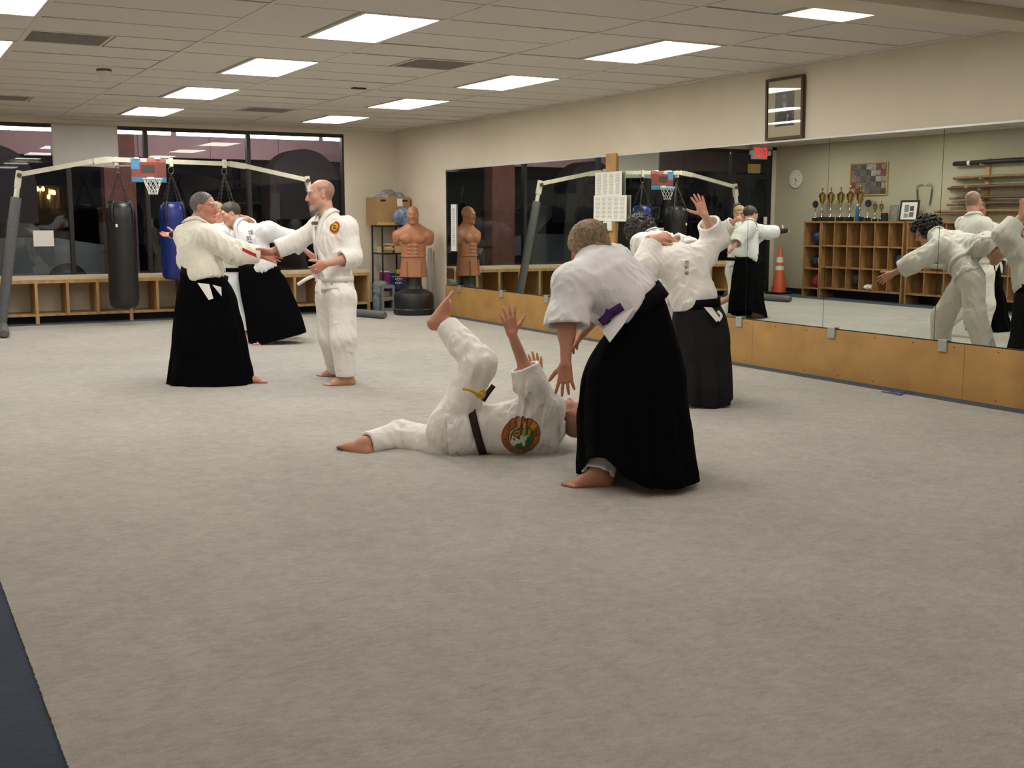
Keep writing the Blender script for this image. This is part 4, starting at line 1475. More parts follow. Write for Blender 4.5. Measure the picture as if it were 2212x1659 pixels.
v_, f_ = tee.mesh(.006); mesh_obj('green_undershirt', v_, f_, mat('green_cotton', (.02, .14, .06), .8), E)
def patch_a(u, v):
    r = math.hypot(u, v)
    if r > .93: return (.55, .35, .04)
    if r > .72: return (.45, .03, .02)
    if r > .66: return (.10, .05, .02)
    k = (abs(u) < .10 and -.35 < v < .4) or (abs(v - .25) < .08 and abs(u) < .42) or (abs(v + .12) < .08 and abs(u) < .34) or (abs(abs(u) - .36) < .07 and -.4 < v < .15)
    return (.06, .04, .03) if k else (.72, .48, .03)
def patch_b(u, v):
    r = math.hypot(u, v)
    if r > .84: return (.12, .07, .05)
    if r > .58: return (.40, .33, .22) if math.sin(math.atan2(v, u) * 15) > 0 else (.16, .10, .07)
    return (.55, .52, .46) if (u * 1.4 + v * .4 + math.sin(v * 7) * .3) > -.15 else (.13, .09, .06)
rtn = nrm(np.cross(fc, ZUP))
disc_on('chest_patch', js, j(708, 491, -.25) - o, nrm(fc - RGT * .1 - AWAY * .3), ZUP, .048, patch_a, E)
disc_on('chest_patch', js, j(677, 488, -.1) - o, nrm(fc), ZUP, .036, patch_b, E)
MB().tube([(.0098 * math.cos(a), .0098 * math.sin(a), 0) for a in np.linspace(0, 2 * math.pi, 16, endpoint=False)], .0022, n=6, closed=True).build('ring', mat('gold', (.6, .45, .15), .25, metal=1), E, loc=j(682, 582, -.36) - o)

# ---------------------------------------------------------------- person in black hakama behind, head held
D = 12.9
root = gpt(590, 742); fc = nrm(-RGT * .72 - AWAY * .66)
J = dict(pelvis=j(574, 594), waist=j(566, 574), chest=j(540, 526), neck=j(514, 490), head=j(498, 463), d_face=-RGT * .80 - ZUP * .30 - AWAY * .42, d_headup=ZUP * .9 - RGT * .35,
         d_chest=fc, shR=j(500, 502, .06), shL=j(582, 499, -.12), elR=j(434, 511, -.12), wrR=j(379, 507, -.28), elL=j(628, 516, -.08), wrL=j(663, 544, -.05),
         hipR=j(566, 602, .09), hipL=j(584, 602, -.08), knR=j(572, 670, .1), knL=j(605, 668, .05), anR=ankle(580, 744), anL=ankle(640, 731) + V(0, 0, .04), d_toeR=-RGT * .6 - AWAY * .7, d_toeL=-RGT * .3 - AWAY * .9)
E, Jl, js, ps, R, W = person('dark-haired person in white jacket and black hakama leaning with the neck held', root, J, SK_FAIR,
    dict(flush=(1.0, .80, .78), brow=(.07, .05, .04), sc=1.03), dict(col=(.030, .022, .018), col2=(.06, .045, .035), grow=.008, amp=.003, curl=.02, line=.07),
    GI_COOL, sleeve={'L': .80, 'R': .55}, seed=27, vneck=.10, clip=.10, skirt=0, torso_r=(.175, .18, .19, .11), sleeve_r=(.092, .098, .09), blouse=.02, fold=.009,
    hands=dict(R=dict(d=-RGT, n=ZUP * .8 - AWAY * .5, curl=(.1, .12, .15, .2), thumb=.7), L=dict(curl=(.4, .45, .5, .5))))
o = root
hr = rings_from(o, [(560, 577, D, 42, .135, 2.2, -.12), (568, 605, D, 52, .17, 2.2, -.05), (583, 655, D, 57, .20, 2.2, .05), (595, 700, D, 60, .22, 2.3, .15), (600, 733, D, 61, .24, 2.3, .25)])
hakama('hakama', hr, HAK, E, 12, .12, 5)
waist_band('belt', o, (561, 577, D, 43, .14, 2.2, -.12), .07, BELT_BLACK, E)
lapels(E, Jl, js, fc, .05, GI_COOL)
kanji_on('合気道', js, j(535, 515, -.2) - o, nrm(fc - AWAY * .3), ZUP - RGT * .15, .060, E)
brace = SDF().cone(Jl['wrR'] - nrm(Jl['wrR'] - Jl['elR']) * .06, Jl['wrR'] + nrm(Jl['wrR'] - Jl['elR']) * .035, .040, .036, .01)
v_, f_ = brace.mesh(.006); mesh_obj('wrist_brace', v_, f_, mat('navy_brace', (.012, .012, .022), .8), E)

# ---------------------------------------------------------------- fair-haired person mostly hidden behind them
D = 13.15
root = gpt(520, 737); fc = nrm(RGT * .55 - AWAY * .62)
J = dict(pelvis=j(513, 602), waist=j(508, 580), chest=j(487, 527), neck=j(477, 492), head=j(468, 461), d_face=RGT * .85 - AWAY * .35, d_headup=ZUP - RGT * .1,
         d_chest=fc, shR=j(458, 506, -.10), shL=j(500, 503, .12), elR=j(424, 527, -.12), wrR=j(392, 514, -.22), elL=j(540, 500, .12), wrL=j(535, 472, -.12),
         hipR=j(507, 612, -.07), hipL=j(522, 612, .08), knR=j(523, 672, -.08), knL=j(533, 672, .05), anR=ankle(532, 741), anL=ankle(524, 733), d_toeR=RGT * .6 - AWAY, d_toeL=RGT - AWAY * .2)
E, Jl, js, ps, R, W = person('fair-haired person in white, half hidden between two partners, gripping a neck', root, J, SK_FAIR,
    dict(flush=(1.0, .80, .78), brow=(.25, .17, .10), sc=.97), dict(col=(.33, .22, .10), col2=(.50, .36, .18), grow=.014, amp=.003, curl=.06, strands=True, locks=260, line=.07, extra=[(0, -.05, -.02, .075, .06, .07)]),
    GI, sleeve={'L': .6, 'R': .6}, pants=GI_COOL, pants_len=.92, seed=39, skirt=.14, torso_r=(.165, .16, .175, .10), fold=.008,
    hands=dict(R=dict(d=-RGT, n=ZUP, curl=(.3, .3, .3, .3)), L=dict(d=-RGT * .85 - AWAY * .55 - ZUP * .1, n=AWAY * .6 - RGT * .5 - ZUP * .4, curl=(.3, .32, .35, .4), spread=.12)))
o = root
lapels(E, Jl, js, fc, .048, GI)
band('belt', js, Jl['waist'] - ZUP * .01, ZUP, .045, BELT_BLACK, E)

# ---------------------------------------------------------------- person thrown onto the carpet
D = 6.86
root = gpt(1040, 985); fc = nrm(AWAY * .86 + ZUP * .50)
J = dict(pelvis=j(975, 938), waist=j(1030, 932), chest=j(1122, 928), neck=j(1192, 915, .02), head=j(1232, 903, .05), d_face=AWAY * .55 + ZUP * .70 + RGT * .15, d_headup=RGT * .95 - ZUP * .12,
         d_chest=fc, shL=j(1182, 880, -.06), shR=j(1165, 955, .06), elL=j(1146, 826, -.14), wrL=j(1106, 722, -.20), elR=j(1184, 890, .32), wrR=j(1162, 818, .42),
         hipL=j(977, 915, -.03), hipR=j(960, 962, .06), knL=j(1037, 786, -.10), anL=j(958, 697, .06), knR=j(866, 944, .22), anR=j(786, 960, .02), d_toeL=RGT * .55 + ZUP * .75 + AWAY * .1, d_toeR=-RGT * .80 + AWAY * .45 + ZUP * .15)
E, Jl, js, ps, R, W = person('person in white with a brown belt thrown onto the carpet, leg and arm raised', root, J, SK_TAN,
    dict(flush=(1.05, .75, .70), stubble=((.09, .060, .048), .62, True), sc=1.03), None,
    GI, sleeve={'L': .34, 'R': .4}, pants=GI, pants_len=.92, seed=51, skirt=.17, skirt_r=1.12, torso_r=(.178, .165, .185, .10), sleeve_r=(.098, .092, .088), pant_r=(.118, .092, .074), fold=.010,
    foot_up={'L': RGT * .75 - ZUP * .65, 'R': ZUP * .8 + AWAY * .5}, flat=1.25,
    hands=dict(L=dict(d=ZUP - RGT * .2, n=AWAY * .9 - RGT * .2, curl=(.08, .08, .1, .12), spread=.22, thumb=.9), R=dict(d=ZUP - RGT * .1, n=AWAY - RGT * .5, curl=(.1, .1, .12, .15), spread=.14)))
o = root
lapels(E, Jl, js, fc, .05, GI)
band('belt', js, Jl['waist'] + nrm(Jl['waist'] - Jl['pelvis']) * .01, nrm(RGT + ZUP * .25), .046, BELT_BROWN, E)
cords('belt_end', o, [j(1043, 866, -.20), j(1053, 850, -.20), j(1066, 833, -.18)], .008, BELT_BROWN, E, .4, .03)
gold = mat('gold_cord', (.62, .38, .03), .6)
cords('belt_tip', o, [j(1042, 860, -.22), j(1035, 850, -.25), j(1042, 842, -.25), j(1046, 852, -.24), j(1040, 860, -.22)], .007, gold, E, .5, .02)
cords('belt_tip', o, [j(1036, 858, -.23), j(1026, 848, -.26), j(1014, 842, -.27), j(1000, 839, -.27)], .007, gold, E, .5, .018)
def patch_back(u, v):
    r = math.hypot(u, v); a = math.atan2(v, u)
    if r > .95: return (.20, .05, .02)
    if r > .66:
        # ring of small lettering top and bottom, gold crest on top
        if abs(a - math.pi / 2) < .30: return (.55, .26, .02)
        if abs(a - .9) < .18: return (.60, .32, .03)
        tw = math.sin(a * 46) * math.sin(a * 17 + 1.3)
        if .72 < r < .89 and tw > .05 and not (abs(abs(a) - math.pi) < .25 or abs(a) < .2): return (.10, .05, .03)
        return (.36, .12, .02)
    if r > .62: return (.06, .03, .02)
    # white beast on green ground, yellow plume
    wv = (-.45 < u < .30) and (-.48 < v < .22) and (math.sin(u * 9 + v * 4) * .12 + .18 - abs(v + .12 - .45 * u) > -.10) and math.sin(u * 15) * math.cos(v * 13 + u * 5) > -.55
    if wv: return (.62, .60, .60)
    if v > .10 and math.hypot(u - .12, v - .32) < .30 and math.sin(u * 22) > -.4: return (.55, .33, .02)
    if u > -.15: return (.015, .13, .03)
    return (.09, .05, .03) if math.sin(r * 40) > 0 else (.50, .32, .06)
disc_on('back_patch', js, j(1124, 956, -.2) - o, nrm(-AWAY * .80 - ZUP * .42 - RGT * .05), ZUP + RGT * .25, .112, patch_back, E, 40, 140)

# ---------------------------------------------------------------- person bending in black hakama, foreground
D = 6.15
root = gpt(1375, 1035); fc = nrm(-RGT * .80 + AWAY * .50 - ZUP * .35)
J = dict(pelvis=j(1392, 700), waist=j(1372, 650), chest=j(1308, 604), neck=j(1280, 566, .02), head=j(1272, 532, .02), d_face=-RGT * .72 - ZUP * .42 + AWAY * .38, d_headup=ZUP * .85 - RGT * .35 + AWAY * .1,
         d_chest=fc, shL=j(1240, 612, -.12), shR=j(1325, 574, .18), elL=j(1224, 700, -.16), wrL=j(1222, 786, -.20), elR=j(1300, 668, .40), wrR=j(1262, 716, .48),
         hipL=j(1372, 716, -.10), hipR=j(1404, 712, .12), knL=j(1335, 880, -.03), knR=j(1420, 880, .2), anL=ankle(1292, 1052), anR=gpt(1430, 1000) + V(0, 0, .077), d_toeL=-RGT - AWAY * .12, d_toeR=-RGT * .5 + AWAY)
E, Jl, js, ps, R, W = person('sandy-haired person in black hakama bending forward in the foreground', root, J, SK_TAN,
    dict(flush=(1.05, .75, .72), sc=.98), dict(col=(.16, .105, .055), col2=(.34, .25, .15), grow=.013, amp=.003, curl=.075, strands=True, locks=520, line=.05, ears=False, nape=-.02, extra=[(0, -.06, -.03, .07, .055, .07), (.05, .03, .03, .04, .06, .05), (-.05, .03, .03, .04, .06, .05)]),
    GI_COOL, sleeve={'L': .05, 'R': .3}, pants=GI_COOL, pants_len=1.0, seed=63, skirt=0, torso_r=(.18, .175, .20, .105), sleeve_r=(.105, .108, .112), pant_r=(.075, .060, .085), blouse=.015, fold=.008, clip=.03,
    hands=dict(L=dict(d=-ZUP - RGT * .02, n=AWAY * .9 + RGT * .25, curl=(.12, .14, .16, .2), spread=.20, thumb=.75), R=dict(curl=(.3, .3, .3, .3))))
o = root
hr = rings_from(o, [(1374, 668, D, 54, .13, 2.2, .75), (1372, 730, D, 84, .19, 2.2, .25), (1366, 800, D, 108, .25, 2.3, .06), (1368, 900, D - .01, 118, .31, 2.4, 0), (1376, 1022, D - .04, 128, .38, 2.5, .06)])
hakama('hakama', hr, HAK, E, 12, .085, 8, nu=280, nv=72, hem=lambda t: .014 * math.sin(2 * t) + .150 * math.exp(-((t - 3.95) / .5) ** 2))
waist_band('belt', o, (1374, 664, D, 56, .138, 2.2, .75), .085, BELT_BLACK, E)
cloth_patch('side_vent', o, [j(1299, 713, -.17), j(1330, 683, -.19), j(1370, 664, -.20), j(1345, 704, -.235), j(1317, 740, -.225)], -FWD, GI_COOL, E)
cords('purple_belt', o, [j(1344, 662, -.20), j(1322, 676, -.20), j(1298, 697, -.17)], .012, PURPLE, E, .4, .045)
cloth_patch('purple_belt_end', o, [j(1310, 666, -.20), j(1324, 678, -.215), j(1308, 700, -.205), j(1297, 694, -.19)], -FWD, PURPLE, E)
lapels(E, Jl, js, fc, .045, GI_COOL)

# ---------------------------------------------------------------- person in washed black hakama with raised hand by the mirror
D = 8.65
root = gpt(1515, 872); fc = nrm(-RGT * .45 + AWAY * .85)
J = dict(pelvis=j(1506, 672), waist=j(1500, 648), chest=j(1478, 585, .02), neck=j(1455, 548, .08), head=j(1436, 552, .30), d_face=-RGT * .55 + AWAY * .6 - ZUP * .55, d_headup=ZUP * .6 - RGT * .5 + AWAY * .4,
         d_chest=fc, shR=j(1517, 552, .10), shL=j(1440, 566, -.02), elR=j(1546, 514, .16), wrR=j(1522, 464, .02), elL=j(1392, 578, -.10), wrL=j(1414, 514, .02),
         hipR=j(1522, 682, .06), hipL=j(1490, 682, -.04), knR=j(1545, 775, .10), knL=j(1478, 775, .0), anR=ankle(1528, 866), anL=ankle(1462, 858), d_toeR=AWAY - RGT * .3, d_toeL=-RGT + AWAY * .4)
E, Jl, js, ps, R, W = person('person with lettering on the back and one hand raised beside the mirrors', root, J, SK_FAIR,
    dict(flush=(1.0, .80, .78), sc=1.0), dict(col=(.10, .05, .02), col2=(.16, .08, .035), grow=.010, amp=.004, curl=.025, line=.06),
    GI, sleeve={'L': .75, 'R': .66}, seed=75, skirt=0, torso_r=(.165, .16, .18, .10), sleeve_r=(.092, .098, .088), blouse=.03, fold=.010,
    hands=dict(R=dict(d=ZUP * .9 - RGT * .38, n=AWAY * .8 - RGT * .3, curl=(.06, .08, .1, .12), spread=.16, thumb=.9), L=dict(d=RGT * .8 + ZUP * .15, n=AWAY * .6 - ZUP * .6, curl=(.75, .8, .8, .8), spread=.03, thumb=.4)))
o = root
hr = rings_from(o, [(1505, 655, D, 47, .13, 2.2, .06), (1510, 690, D, 58, .16, 2.2), (1514, 760, D, 62, .20, 2.2), (1514, 820, D, 66, .25, 2.3), (1512, 862, D, 66, .25, 2.4)])
hakama('hakama', hr, HAK_GREY, E, 10, .15, 33, hem=lambda t: .03 * math.sin(t * 2 + 1))
waist_band('belt', o, (1504, 655, D, 49, .138, 2.2, .06), .07, BELT_BLACK, E)
cloth_patch('side_vent', o, [j(1520, 663, -.175), j(1538, 664, -.17), j(1554, 686, -.15), j(1548, 696, -.17)], -FWD, GI, E)
cords('belt_end', o, [j(1550, 672, -.15), j(1558, 682, -.15), j(1552, 694, -.16)], .006, GI, E, .4, .02)
kanji_on('合気道', js, j(1486, 577, -.2) - o, nrm(-FWD), ZUP + RGT * .05, .036, E)
lapels(E, Jl, js, fc, .045, GI)

# ---------------------------------------------------------------- curly dark-haired partner, doubled over towards the mirror
root = V(3.30, .10, 0); fc = nrm(V(.55, .70, -.45))
ph = V(3.36, .06, .86)
J = dict(pelvis=ph, waist=V(3.34, .13, .95), chest=V(3.31, .36, 1.10), neck=V(3.31, .49, 1.20), head=V(3.30, .61, 1.25), d_face=V(.72, .50, -.42), d_headup=V(.25, .45, .85),
         d_chest=fc, shL=V(3.17, .40, 1.17), shR=V(3.47, .30, 1.12), elL=at(1486, 542, 9.05), wrL=at(1432, 512, 8.93), elR=V(3.70, .42, .96), wrR=V(3.78, .58, .86),
         hipL=V(3.30, .12, .82), hipR=V(3.40, -.02, .82), knL=V(3.38, .30, .46), knR=V(3.42, -.10, .47), anL=V(3.28, .42, .085), anR=V(3.32, -.20, .085), d_toeL=V(.5, .8, 0), d_toeR=V(.8, .3, 0))
E, Jl, js, ps, R, W = person('curly dark-haired person in white doubled over in front of the mirrors', root, J, SK_FAIR,
    dict(flush=(1.0, .82, .80), brow=(.03, .02, .02), sc=1.0), dict(col=(.010, .008, .008), col2=(.028, .022, .02), grow=.048, amp=.020, curl=.045, line=.100, nape=-.01, extra=[(0, -.02, .08, .09, .10, .07)]),
    GI, sleeve=.55, pants=GI, pants_len=.93, seed=87, skirt=.16, torso_r=(.165, .16, .175, .10), fold=.010,
    hands=dict(L=dict(d=-RGT * .9 - ZUP * .05, n=AWAY * .5 - ZUP * .8, curl=(.7, .75, .8, .8), spread=.03, thumb=.4), R=dict(curl=(.3, .3, .3, .3))))
o = root
lapels(E, Jl, js, fc, .048, GI)
band('belt', js, Jl['waist'], nrm(Jl['chest'] - Jl['pelvis']), .042, GI, E)

# ================================================================== furniture and props
ORDN = ['first', 'second', 'third', 'fourth', 'fifth', 'sixth', 'seventh', 'eighth']
# ---- long plywood bench with cubby bays under the windows
bench = empty('window_bench', (0, 9.05, 0), 0, 'long low pine bench with open bays under the windows', 'bench')
BX0, BX1 = -1.70, 4.28
MB().lohi((BX0, 0, .575), (BX1, .58, .618), bevel=.003).build('bench_top', mat('pale_bench_top', (.62, .50, .32), .5, noise=(4, .1, 3)), bench)
MB().lohi((BX0, .004, .535), (BX1, .035, .575)).build('front_rail', M_pine, bench)
MB().lohi((BX0, .01, .100), (BX1, .56, .128), bevel=.002).build('bottom_shelf', M_pine, bench)
MB().lohi((BX0, .56, .128), (BX1, .575, .575)).build('back_panel', mat('pale_back_panel', (.74, .68, .54), .7), bench)
xd = -.835
divs = [BX0 + .02, -1.24, -.835, -.436, -.045, .339, .769, 1.128, 1.52, 1.92, 2.32, 2.72, 3.10, 3.47, 3.87, BX1 - .02]
for k, x in enumerate(divs):
    leg = k in (0, 3, 6, 9, 12, 15)
    MB().lohi((x - .018, .006, .128), (x + .018, .55, .535)).build('divider', M_pine, bench)
    if leg:
        MB().lohi((x - .022, .008, 0), (x + .022, .05, .100)).build('leg', M_pine, bench)
        MB().lohi((x - .022, .50, 0), (x + .022, .55, .100)).build('leg', M_pine, bench)
MB().lohi((BX0 + .05, .30, 0), (BX1 - .05, .32, .098)).build('kick_panel', M_black, bench)

# ---- heavy bag rack
M_rack = mat('cream_rack_paint', (.62, .60, .50), .45, noise=(9, .12, 3))
M_pad = mat('grey_foam_pad', (.11, .115, .12), .55, noise=(30, .12, 3), bump=(60, .5, .006))
rk = empty('punching_bag_rack', (0, 0, 0), 0, 'cream painted bag rack spanning the window side on grey padded legs', 'rack')
A, B, C_, D_ = V(-.65, 8.25, 1.92), V(.36, 8.30, 2.135), V(2.10, 8.38, 2.115), V(3.10, 8.40, 1.92)
MB().bar(B, C_, .05, .058).build('crossbeam', M_rack, rk)
MB().bar(A, B, .05, .058).build('sloping_arm', M_rack, rk)
MB().bar(C_, D_, .05, .058).build('sloping_arm', M_rack, rk)
for q, (p0, p1) in enumerate(((B - V(.12, .006, .03), B + V(.10, .004, .0)), (C_ - V(.10, .004, .0), C_ + V(.12, 0, -.028)))):
    MB().bar(p0, p1, .064, .074).build('elbow_sleeve', M_rack, rk)
for q, (p0, foot) in enumerate(((A, V(-.96, 8.25, .06)), (D_, V(3.50, 8.40, .06)))):
    dd = nrm(foot - p0)
    MB().bar(p0 - dd * .05, p0 + dd * .16, .062, .070).build('corner_bracket', M_rack, rk)
    MB().tube([p0 + dd * .15, p0 + dd * .32], .033).build('post', M_rack, rk, smooth=True)
    L_ = np.linalg.norm(foot - p0)
    n = 26
    MB().tube([p0 + dd * (.28 + (L_ - .30) * t / n) for t in range(n + 1)], [.062 + .003 * (t % 2) for t in range(n + 1)], n=14).build('foam_pad', M_pad, rk, smooth=True)
    bolt = MB().lathe([(.028, -.012), (.028, .012)], n=10).build('bolt', mat('rusty_bolt', (.12, .06, .03), .6, metal=.4), rk)
    bolt.location = p0 + V(0, -.05, -.01); bolt.rotation_euler = (math.pi / 2, 0, 0)
for p0, p1 in ((V(-.90, 8.72, .062), V(-1.02, 7.20, .062)), (V(3.45, 8.75, .062), V(3.87, 7.50, .062))):
    m = MB().tube([p0, p0 * .5 + p1 * .5, p1 * .97 + p0 * .03, p1], [.055, .055, .055, .040], n=14)
    m.build('base_tube', M_pad, rk, smooth=True)
for x in (.52, 1.22, 1.93):
    MB().lohi((x - .022, 8.29 + .02 * x / 2, 2.06), (x + .022, 8.36 + .02 * x / 2, 2.17)).build('bag_hanger', M_rack, rk)

def chain(m, a, b, link_=.034, r=.0035):
    a, b = np.asarray(a, float), np.asarray(b, float); L_ = np.linalg.norm(b - a); n = max(3, int(L_ / (link_ * .78)))
    t = nrm(b - a); u = nrm(np.cross(t, [.3, 1, .1])); w = np.cross(t, u)
    for i in range(n):
        c = a + (b - a) * ((i + .5) / n); s = u if i % 2 else w
        pts = [c + t * link_ * .5 * math.cos(q) + s * link_ * .28 * math.sin(q) for q in np.linspace(0, 2 * math.pi, 8, endpoint=False)]
        m.tube(pts, r, n=4, closed=True)

def bag(x, y, z0, z1, r, material, strapmat, label, top_z=2.07):
    b = empty('punching_bag', (x, y, z0), 0, label, 'punching bag', 'heavy bags on the rack')
    h = z1 - z0
    prof = [(r * .25, 0.0), (r * .72, .012), (r * .92, .05), (r * .99, .12), (r, .25), (r * .995, h * .5), (r, h - .30), (r * 1.01, h - .2), (r * .97, h - .10), (r * .86, h - .04), (r * .60, h - .006), (r * .2, h)]
    o = MB().lathe(prof, n=36).build('bag_body', material, b, smooth=True)
    for k in range(4):
        a = math.pi / 4 + k * math.pi / 2
        d = V(math.cos(a), math.sin(a), 0)
        P = [d * r * 1.015 + V(0, 0, h - .26), d * r * 1.025 + V(0, 0, h - .16), d * r * .98 + V(0, 0, h - .08), d * r * .80 + V(0, 0, h + .01)]
        ribbon('strap', cat(P, 5), d, .045, strapmat, b, .006)
        m = MB(); chain(m, d * r * .80 + V(0, 0, h + .01), V(0, 0, top_z - z0 - .10)); c = m.build('chain', mat('dark_chain', (.10, .09, .085), .4, metal=.9), b); c['kind'] = 'stuff'
    MB().tube([(.035 * math.cos(q), 0, top_z - z0 - .06 + .045 * math.sin(q)) for q in np.linspace(0, 2 * math.pi, 16, endpoint=False)], .006, n=6, closed=True).build('hook_ring', mat('dark_chain'), b, smooth=True)
    return b
M_vinyl = mat('black_vinyl', (.014, .014, .015), .38, noise=(14, .2, 3), bump=(26, .25, .01))
M_bluev = mat('blue_vinyl', (.008, .022, .17), .33, noise=(10, .15, 3), bump=(22, .3, .012))
b1 = bag(.545, 8.31, .215, 1.60, .188, M_vinyl, M_black, 'long black punching bag hanging leftmost on the rack')
tg = MB().lohi((-.10, -.19, 1.06), (-.075, -.178, 1.10)).build('brand_tag', M_paper, b1)
bag(1.215, 8.33, .575, 1.60, .172, M_bluev, M_black, 'shiny blue punching bag behind the basketball hoop')
bag(1.93, 8.37, .45, 1.56, .170, M_vinyl, M_black, 'black punching bag hidden behind the held person')

# ---- toy basketball hoop clipped on the crossbeam
hp = empty('basketball_hoop', (.905, 8.20, 2.0), 0, 'small toy basketball hoop with printed backboard on the rack beam', 'basketball hoop')
nx, nz = 64, 44
vv, ff, cc = [], [], []
def board_col(u, v):
    fx, fz = abs(u - .48), abs(v - .56)
    if fx < .25 and fz < .24:
        return (.30, .035, .02) if (fx > .20 or fz > .17) else (.05, .045, .045)
    if v < .22: return (.06, .20, .36)
    if u < .26 and v > .55: return (.07, .24, .45)
    if u < .28 and v > .3 and int(v * 18) % 2: return (.24, .045, .03)
    if v > .86: return (.40, .12, .08) if u > .45 else (.55, .48, .42)
    if u > .72: return (.22, .045, .03) if int(v * 16) % 2 else (.10, .07, .07)
    return (.16, .07, .06)
for i in range(nz):
    for k in range(nx):
        u, v = k / (nx - 1), i / (nz - 1)
        vv.append((-.221 + .442 * u, 0, -.152 + .305 * v)); cc.append(board_col(u, v))
for i in range(nz - 1):
    for k in range(nx - 1):
        ff.append((i * nx + k, i * nx + k + 1, (i + 1) * nx + k + 1, (i + 1) * nx + k))
bo = mesh_obj('backboard', np.array(vv), np.array(ff), mat('printed_board', (.5, .5, .5), .35, attr=True), hp, np.array(cc), smooth=False)
md = bo.modifiers.new('solid', 'SOLIDIFY'); md.thickness = .010; md.offset = -1
circ = lambda r, z, n=28, y=-.155: [(r * math.cos(q) + .01, y + r * math.sin(q), z) for q in np.linspace(0, 2 * math.pi, n, endpoint=False)]
MB().tube(circ(.118, -.115), .0085, n=8, closed=True).build('rim', mat('pale_blue_rim', (.50, .62, .66), .4), hp, smooth=True)
MB().lohi((-.03, -.045, -.125), (.05, .0, -.085)).build('rim_bracket', M_white, hp)
net = MB(); n = 10
for k in range(n):
    for s in (-1, 1):
        pts = []
        for q, (r, z) in enumerate(((.115, -.115), (.098, -.17), (.080, -.22), (.062, -.27), (.055, -.31))):
            a = 2 * math.pi * (k + s * q * .5) / n
            pts.append((r * math.cos(a) + .01, -.155 + r * math.sin(a), z))
        net.tube(pts, .003, n=5)
net = net.build('net', M_white, hp); net['kind'] = 'stuff'
for x in (-.15, .12):
    MB().lohi((x - .03, -.012, .145), (x + .03, .10, .165)).build('beam_clip', M_white, hp)

# ---- freestanding training dummy
DM = V(4.555, 8.05, 0)
bob = empty('training_dummy', DM, 0, 'armless tan rubber torso dummy on a black base in the corner', 'training dummy')
f_ = nrm(CAM - DM); f_[2] = 0; f_ = nrm(f_ + V(-.05, 0, 0)); Rb = frame_of(f_, ZUP)
Wb = lambda x, y, z: Rb @ V(x, y, z)
s, _, _ = head_sdf(Wb(0, .03, 1.435), f_ + ZUP * -.06, ZUP, 1.05, Wb(0, -.015, 1.25), 1.15)
s.cone(Wb(0, 0, .50), Wb(0, 0, .84), .212, .170, .02, f_, 1.35)
s.cone(Wb(0, 0, .86), Wb(0, 0, .95), .158, .162, .03, f_, 1.35)
s.cone(Wb(0, 0, .95), Wb(0, -.01, 1.12), .165, .212, .05, f_, 1.62)
s.cone(Wb(-.13, -.015, 1.175), Wb(.13, -.015, 1.175), .070, .070, .04)
s.cone(Wb(-.09, -.02, 1.205), Wb(0, -.02, 1.27), .05, .045, .03); s.cone(Wb(.09, -.02, 1.205), Wb(0, -.02, 1.27), .05, .045, .03)
for e in (-1, 1):
    s.ell(Wb(e * .085, .098, 1.095), np.array([.095, .042, .068]), Rb, .018)
    s.cone(Wb(e * .16, -.015, 1.165), Wb(e * .210, -.01, 1.135), .078, .088, .05)
    s.cone(Wb(e * .212, -.01, 1.135), Wb(e * .232, -.005, 1.065), .084, .062, .04)
    for zz in (1.0, .945, .895):
        s.ell(Wb(e * .042, .110, zz), np.array([.040, .022, .026]), Rb, .008)
    s.cone(Wb(e * .10, .135, .78), Wb(e * .10, .150, .56), .010, .018, .03)
    s.cone(Wb(e * .15, .04, 1.03), Wb(e * .14, .03, .93), .035, .03, .03)
s.cone(Wb(0, .160, .72), Wb(0, .185, .54), .008, .016, .015, op='s')
s.cone(Wb(-.168, 0, .862), Wb(.168, 0, .862), .020, .020, .008)
s.ell(Wb(0, .02, .845), np.array([.178, .132, .016]), Rb, .006)
lo = np.array([-.40, -.40, .545]); hi = np.array([.40, .40, 1.64])
v, f = s.mesh(.0075, None, lo, hi)
mesh_obj('torso', v, f, mat('tan_rubber', (.40, .165, .085), .5, noise=(9, .06, 3), bump=(70, .1, .003)), bob)
MB().lathe([(.14, .36), (.125, .40), (.115, .44), (.115, .56)], n=28).build('pedestal_neck', M_black, bob, smooth=True)
MB().lathe([(.255, .0), (.292, .015), (.30, .045), (.30, .085), (.288, .098), (.290, .11), (.292, .27), (.272, .32), (.21, .352), (.15, .375), (.12, .38)], n=40).build('water_base', M_black, bob, smooth=True)

# ---- black wire shelf in the corner with boxes
M_blackm = mat('black_metal', (.015, .015, .016), .45, metal=.4)
sh = empty('metal_shelf', (4.70, 9.27, 0), 0, 'narrow black metal shelf rack in the far corner', 'shelf')
for x in (-.20, .20):
    for y in (-.20, .20):
        MB().tube([(x, y, 0), (x, y, 1.285)], .014, n=8).build('post', M_blackm, sh, smooth=True)
for z in (.30, .855, 1.272):
    MB().lohi((-.215, -.215, z - .012), (.215, .215, z + .012), bevel=.003).build('shelf_board', M_blackm, sh)
M_card = mat('cardboard', (.36, .22, .10), .75, noise=(5, .1, 3))
cb = empty('cardboard_box', (4.685, 9.27, 1.286), 0, 'big brown cardboard box on top of the corner shelf', 'box')
m = MB(); W_, H_ = .275, .42
MB().lohi((-W_, -.215, 0), (W_, -.207, H_)).build('side', M_card, cb); MB().lohi((-W_, .207, 0), (W_, .215, H_)).build('side', M_card, cb)
MB().lohi((-W_, -.207, 0), (-W_ + .008, .207, H_)).build('side', M_card, cb); MB().lohi((W_ - .008, -.207, 0), (W_, .207, H_)).build('side', M_card, cb)
MB().lohi((-W_ + .008, -.207, 0), (W_ - .008, .207, .006)).build('bottom', M_card, cb)
MB().lohi((-W_ - .001, -.2165, .0), (W_ + .001, -.2155, .045)).build('packing_tape', mat('tan_tape', (.50, .36, .12), .35), cb)
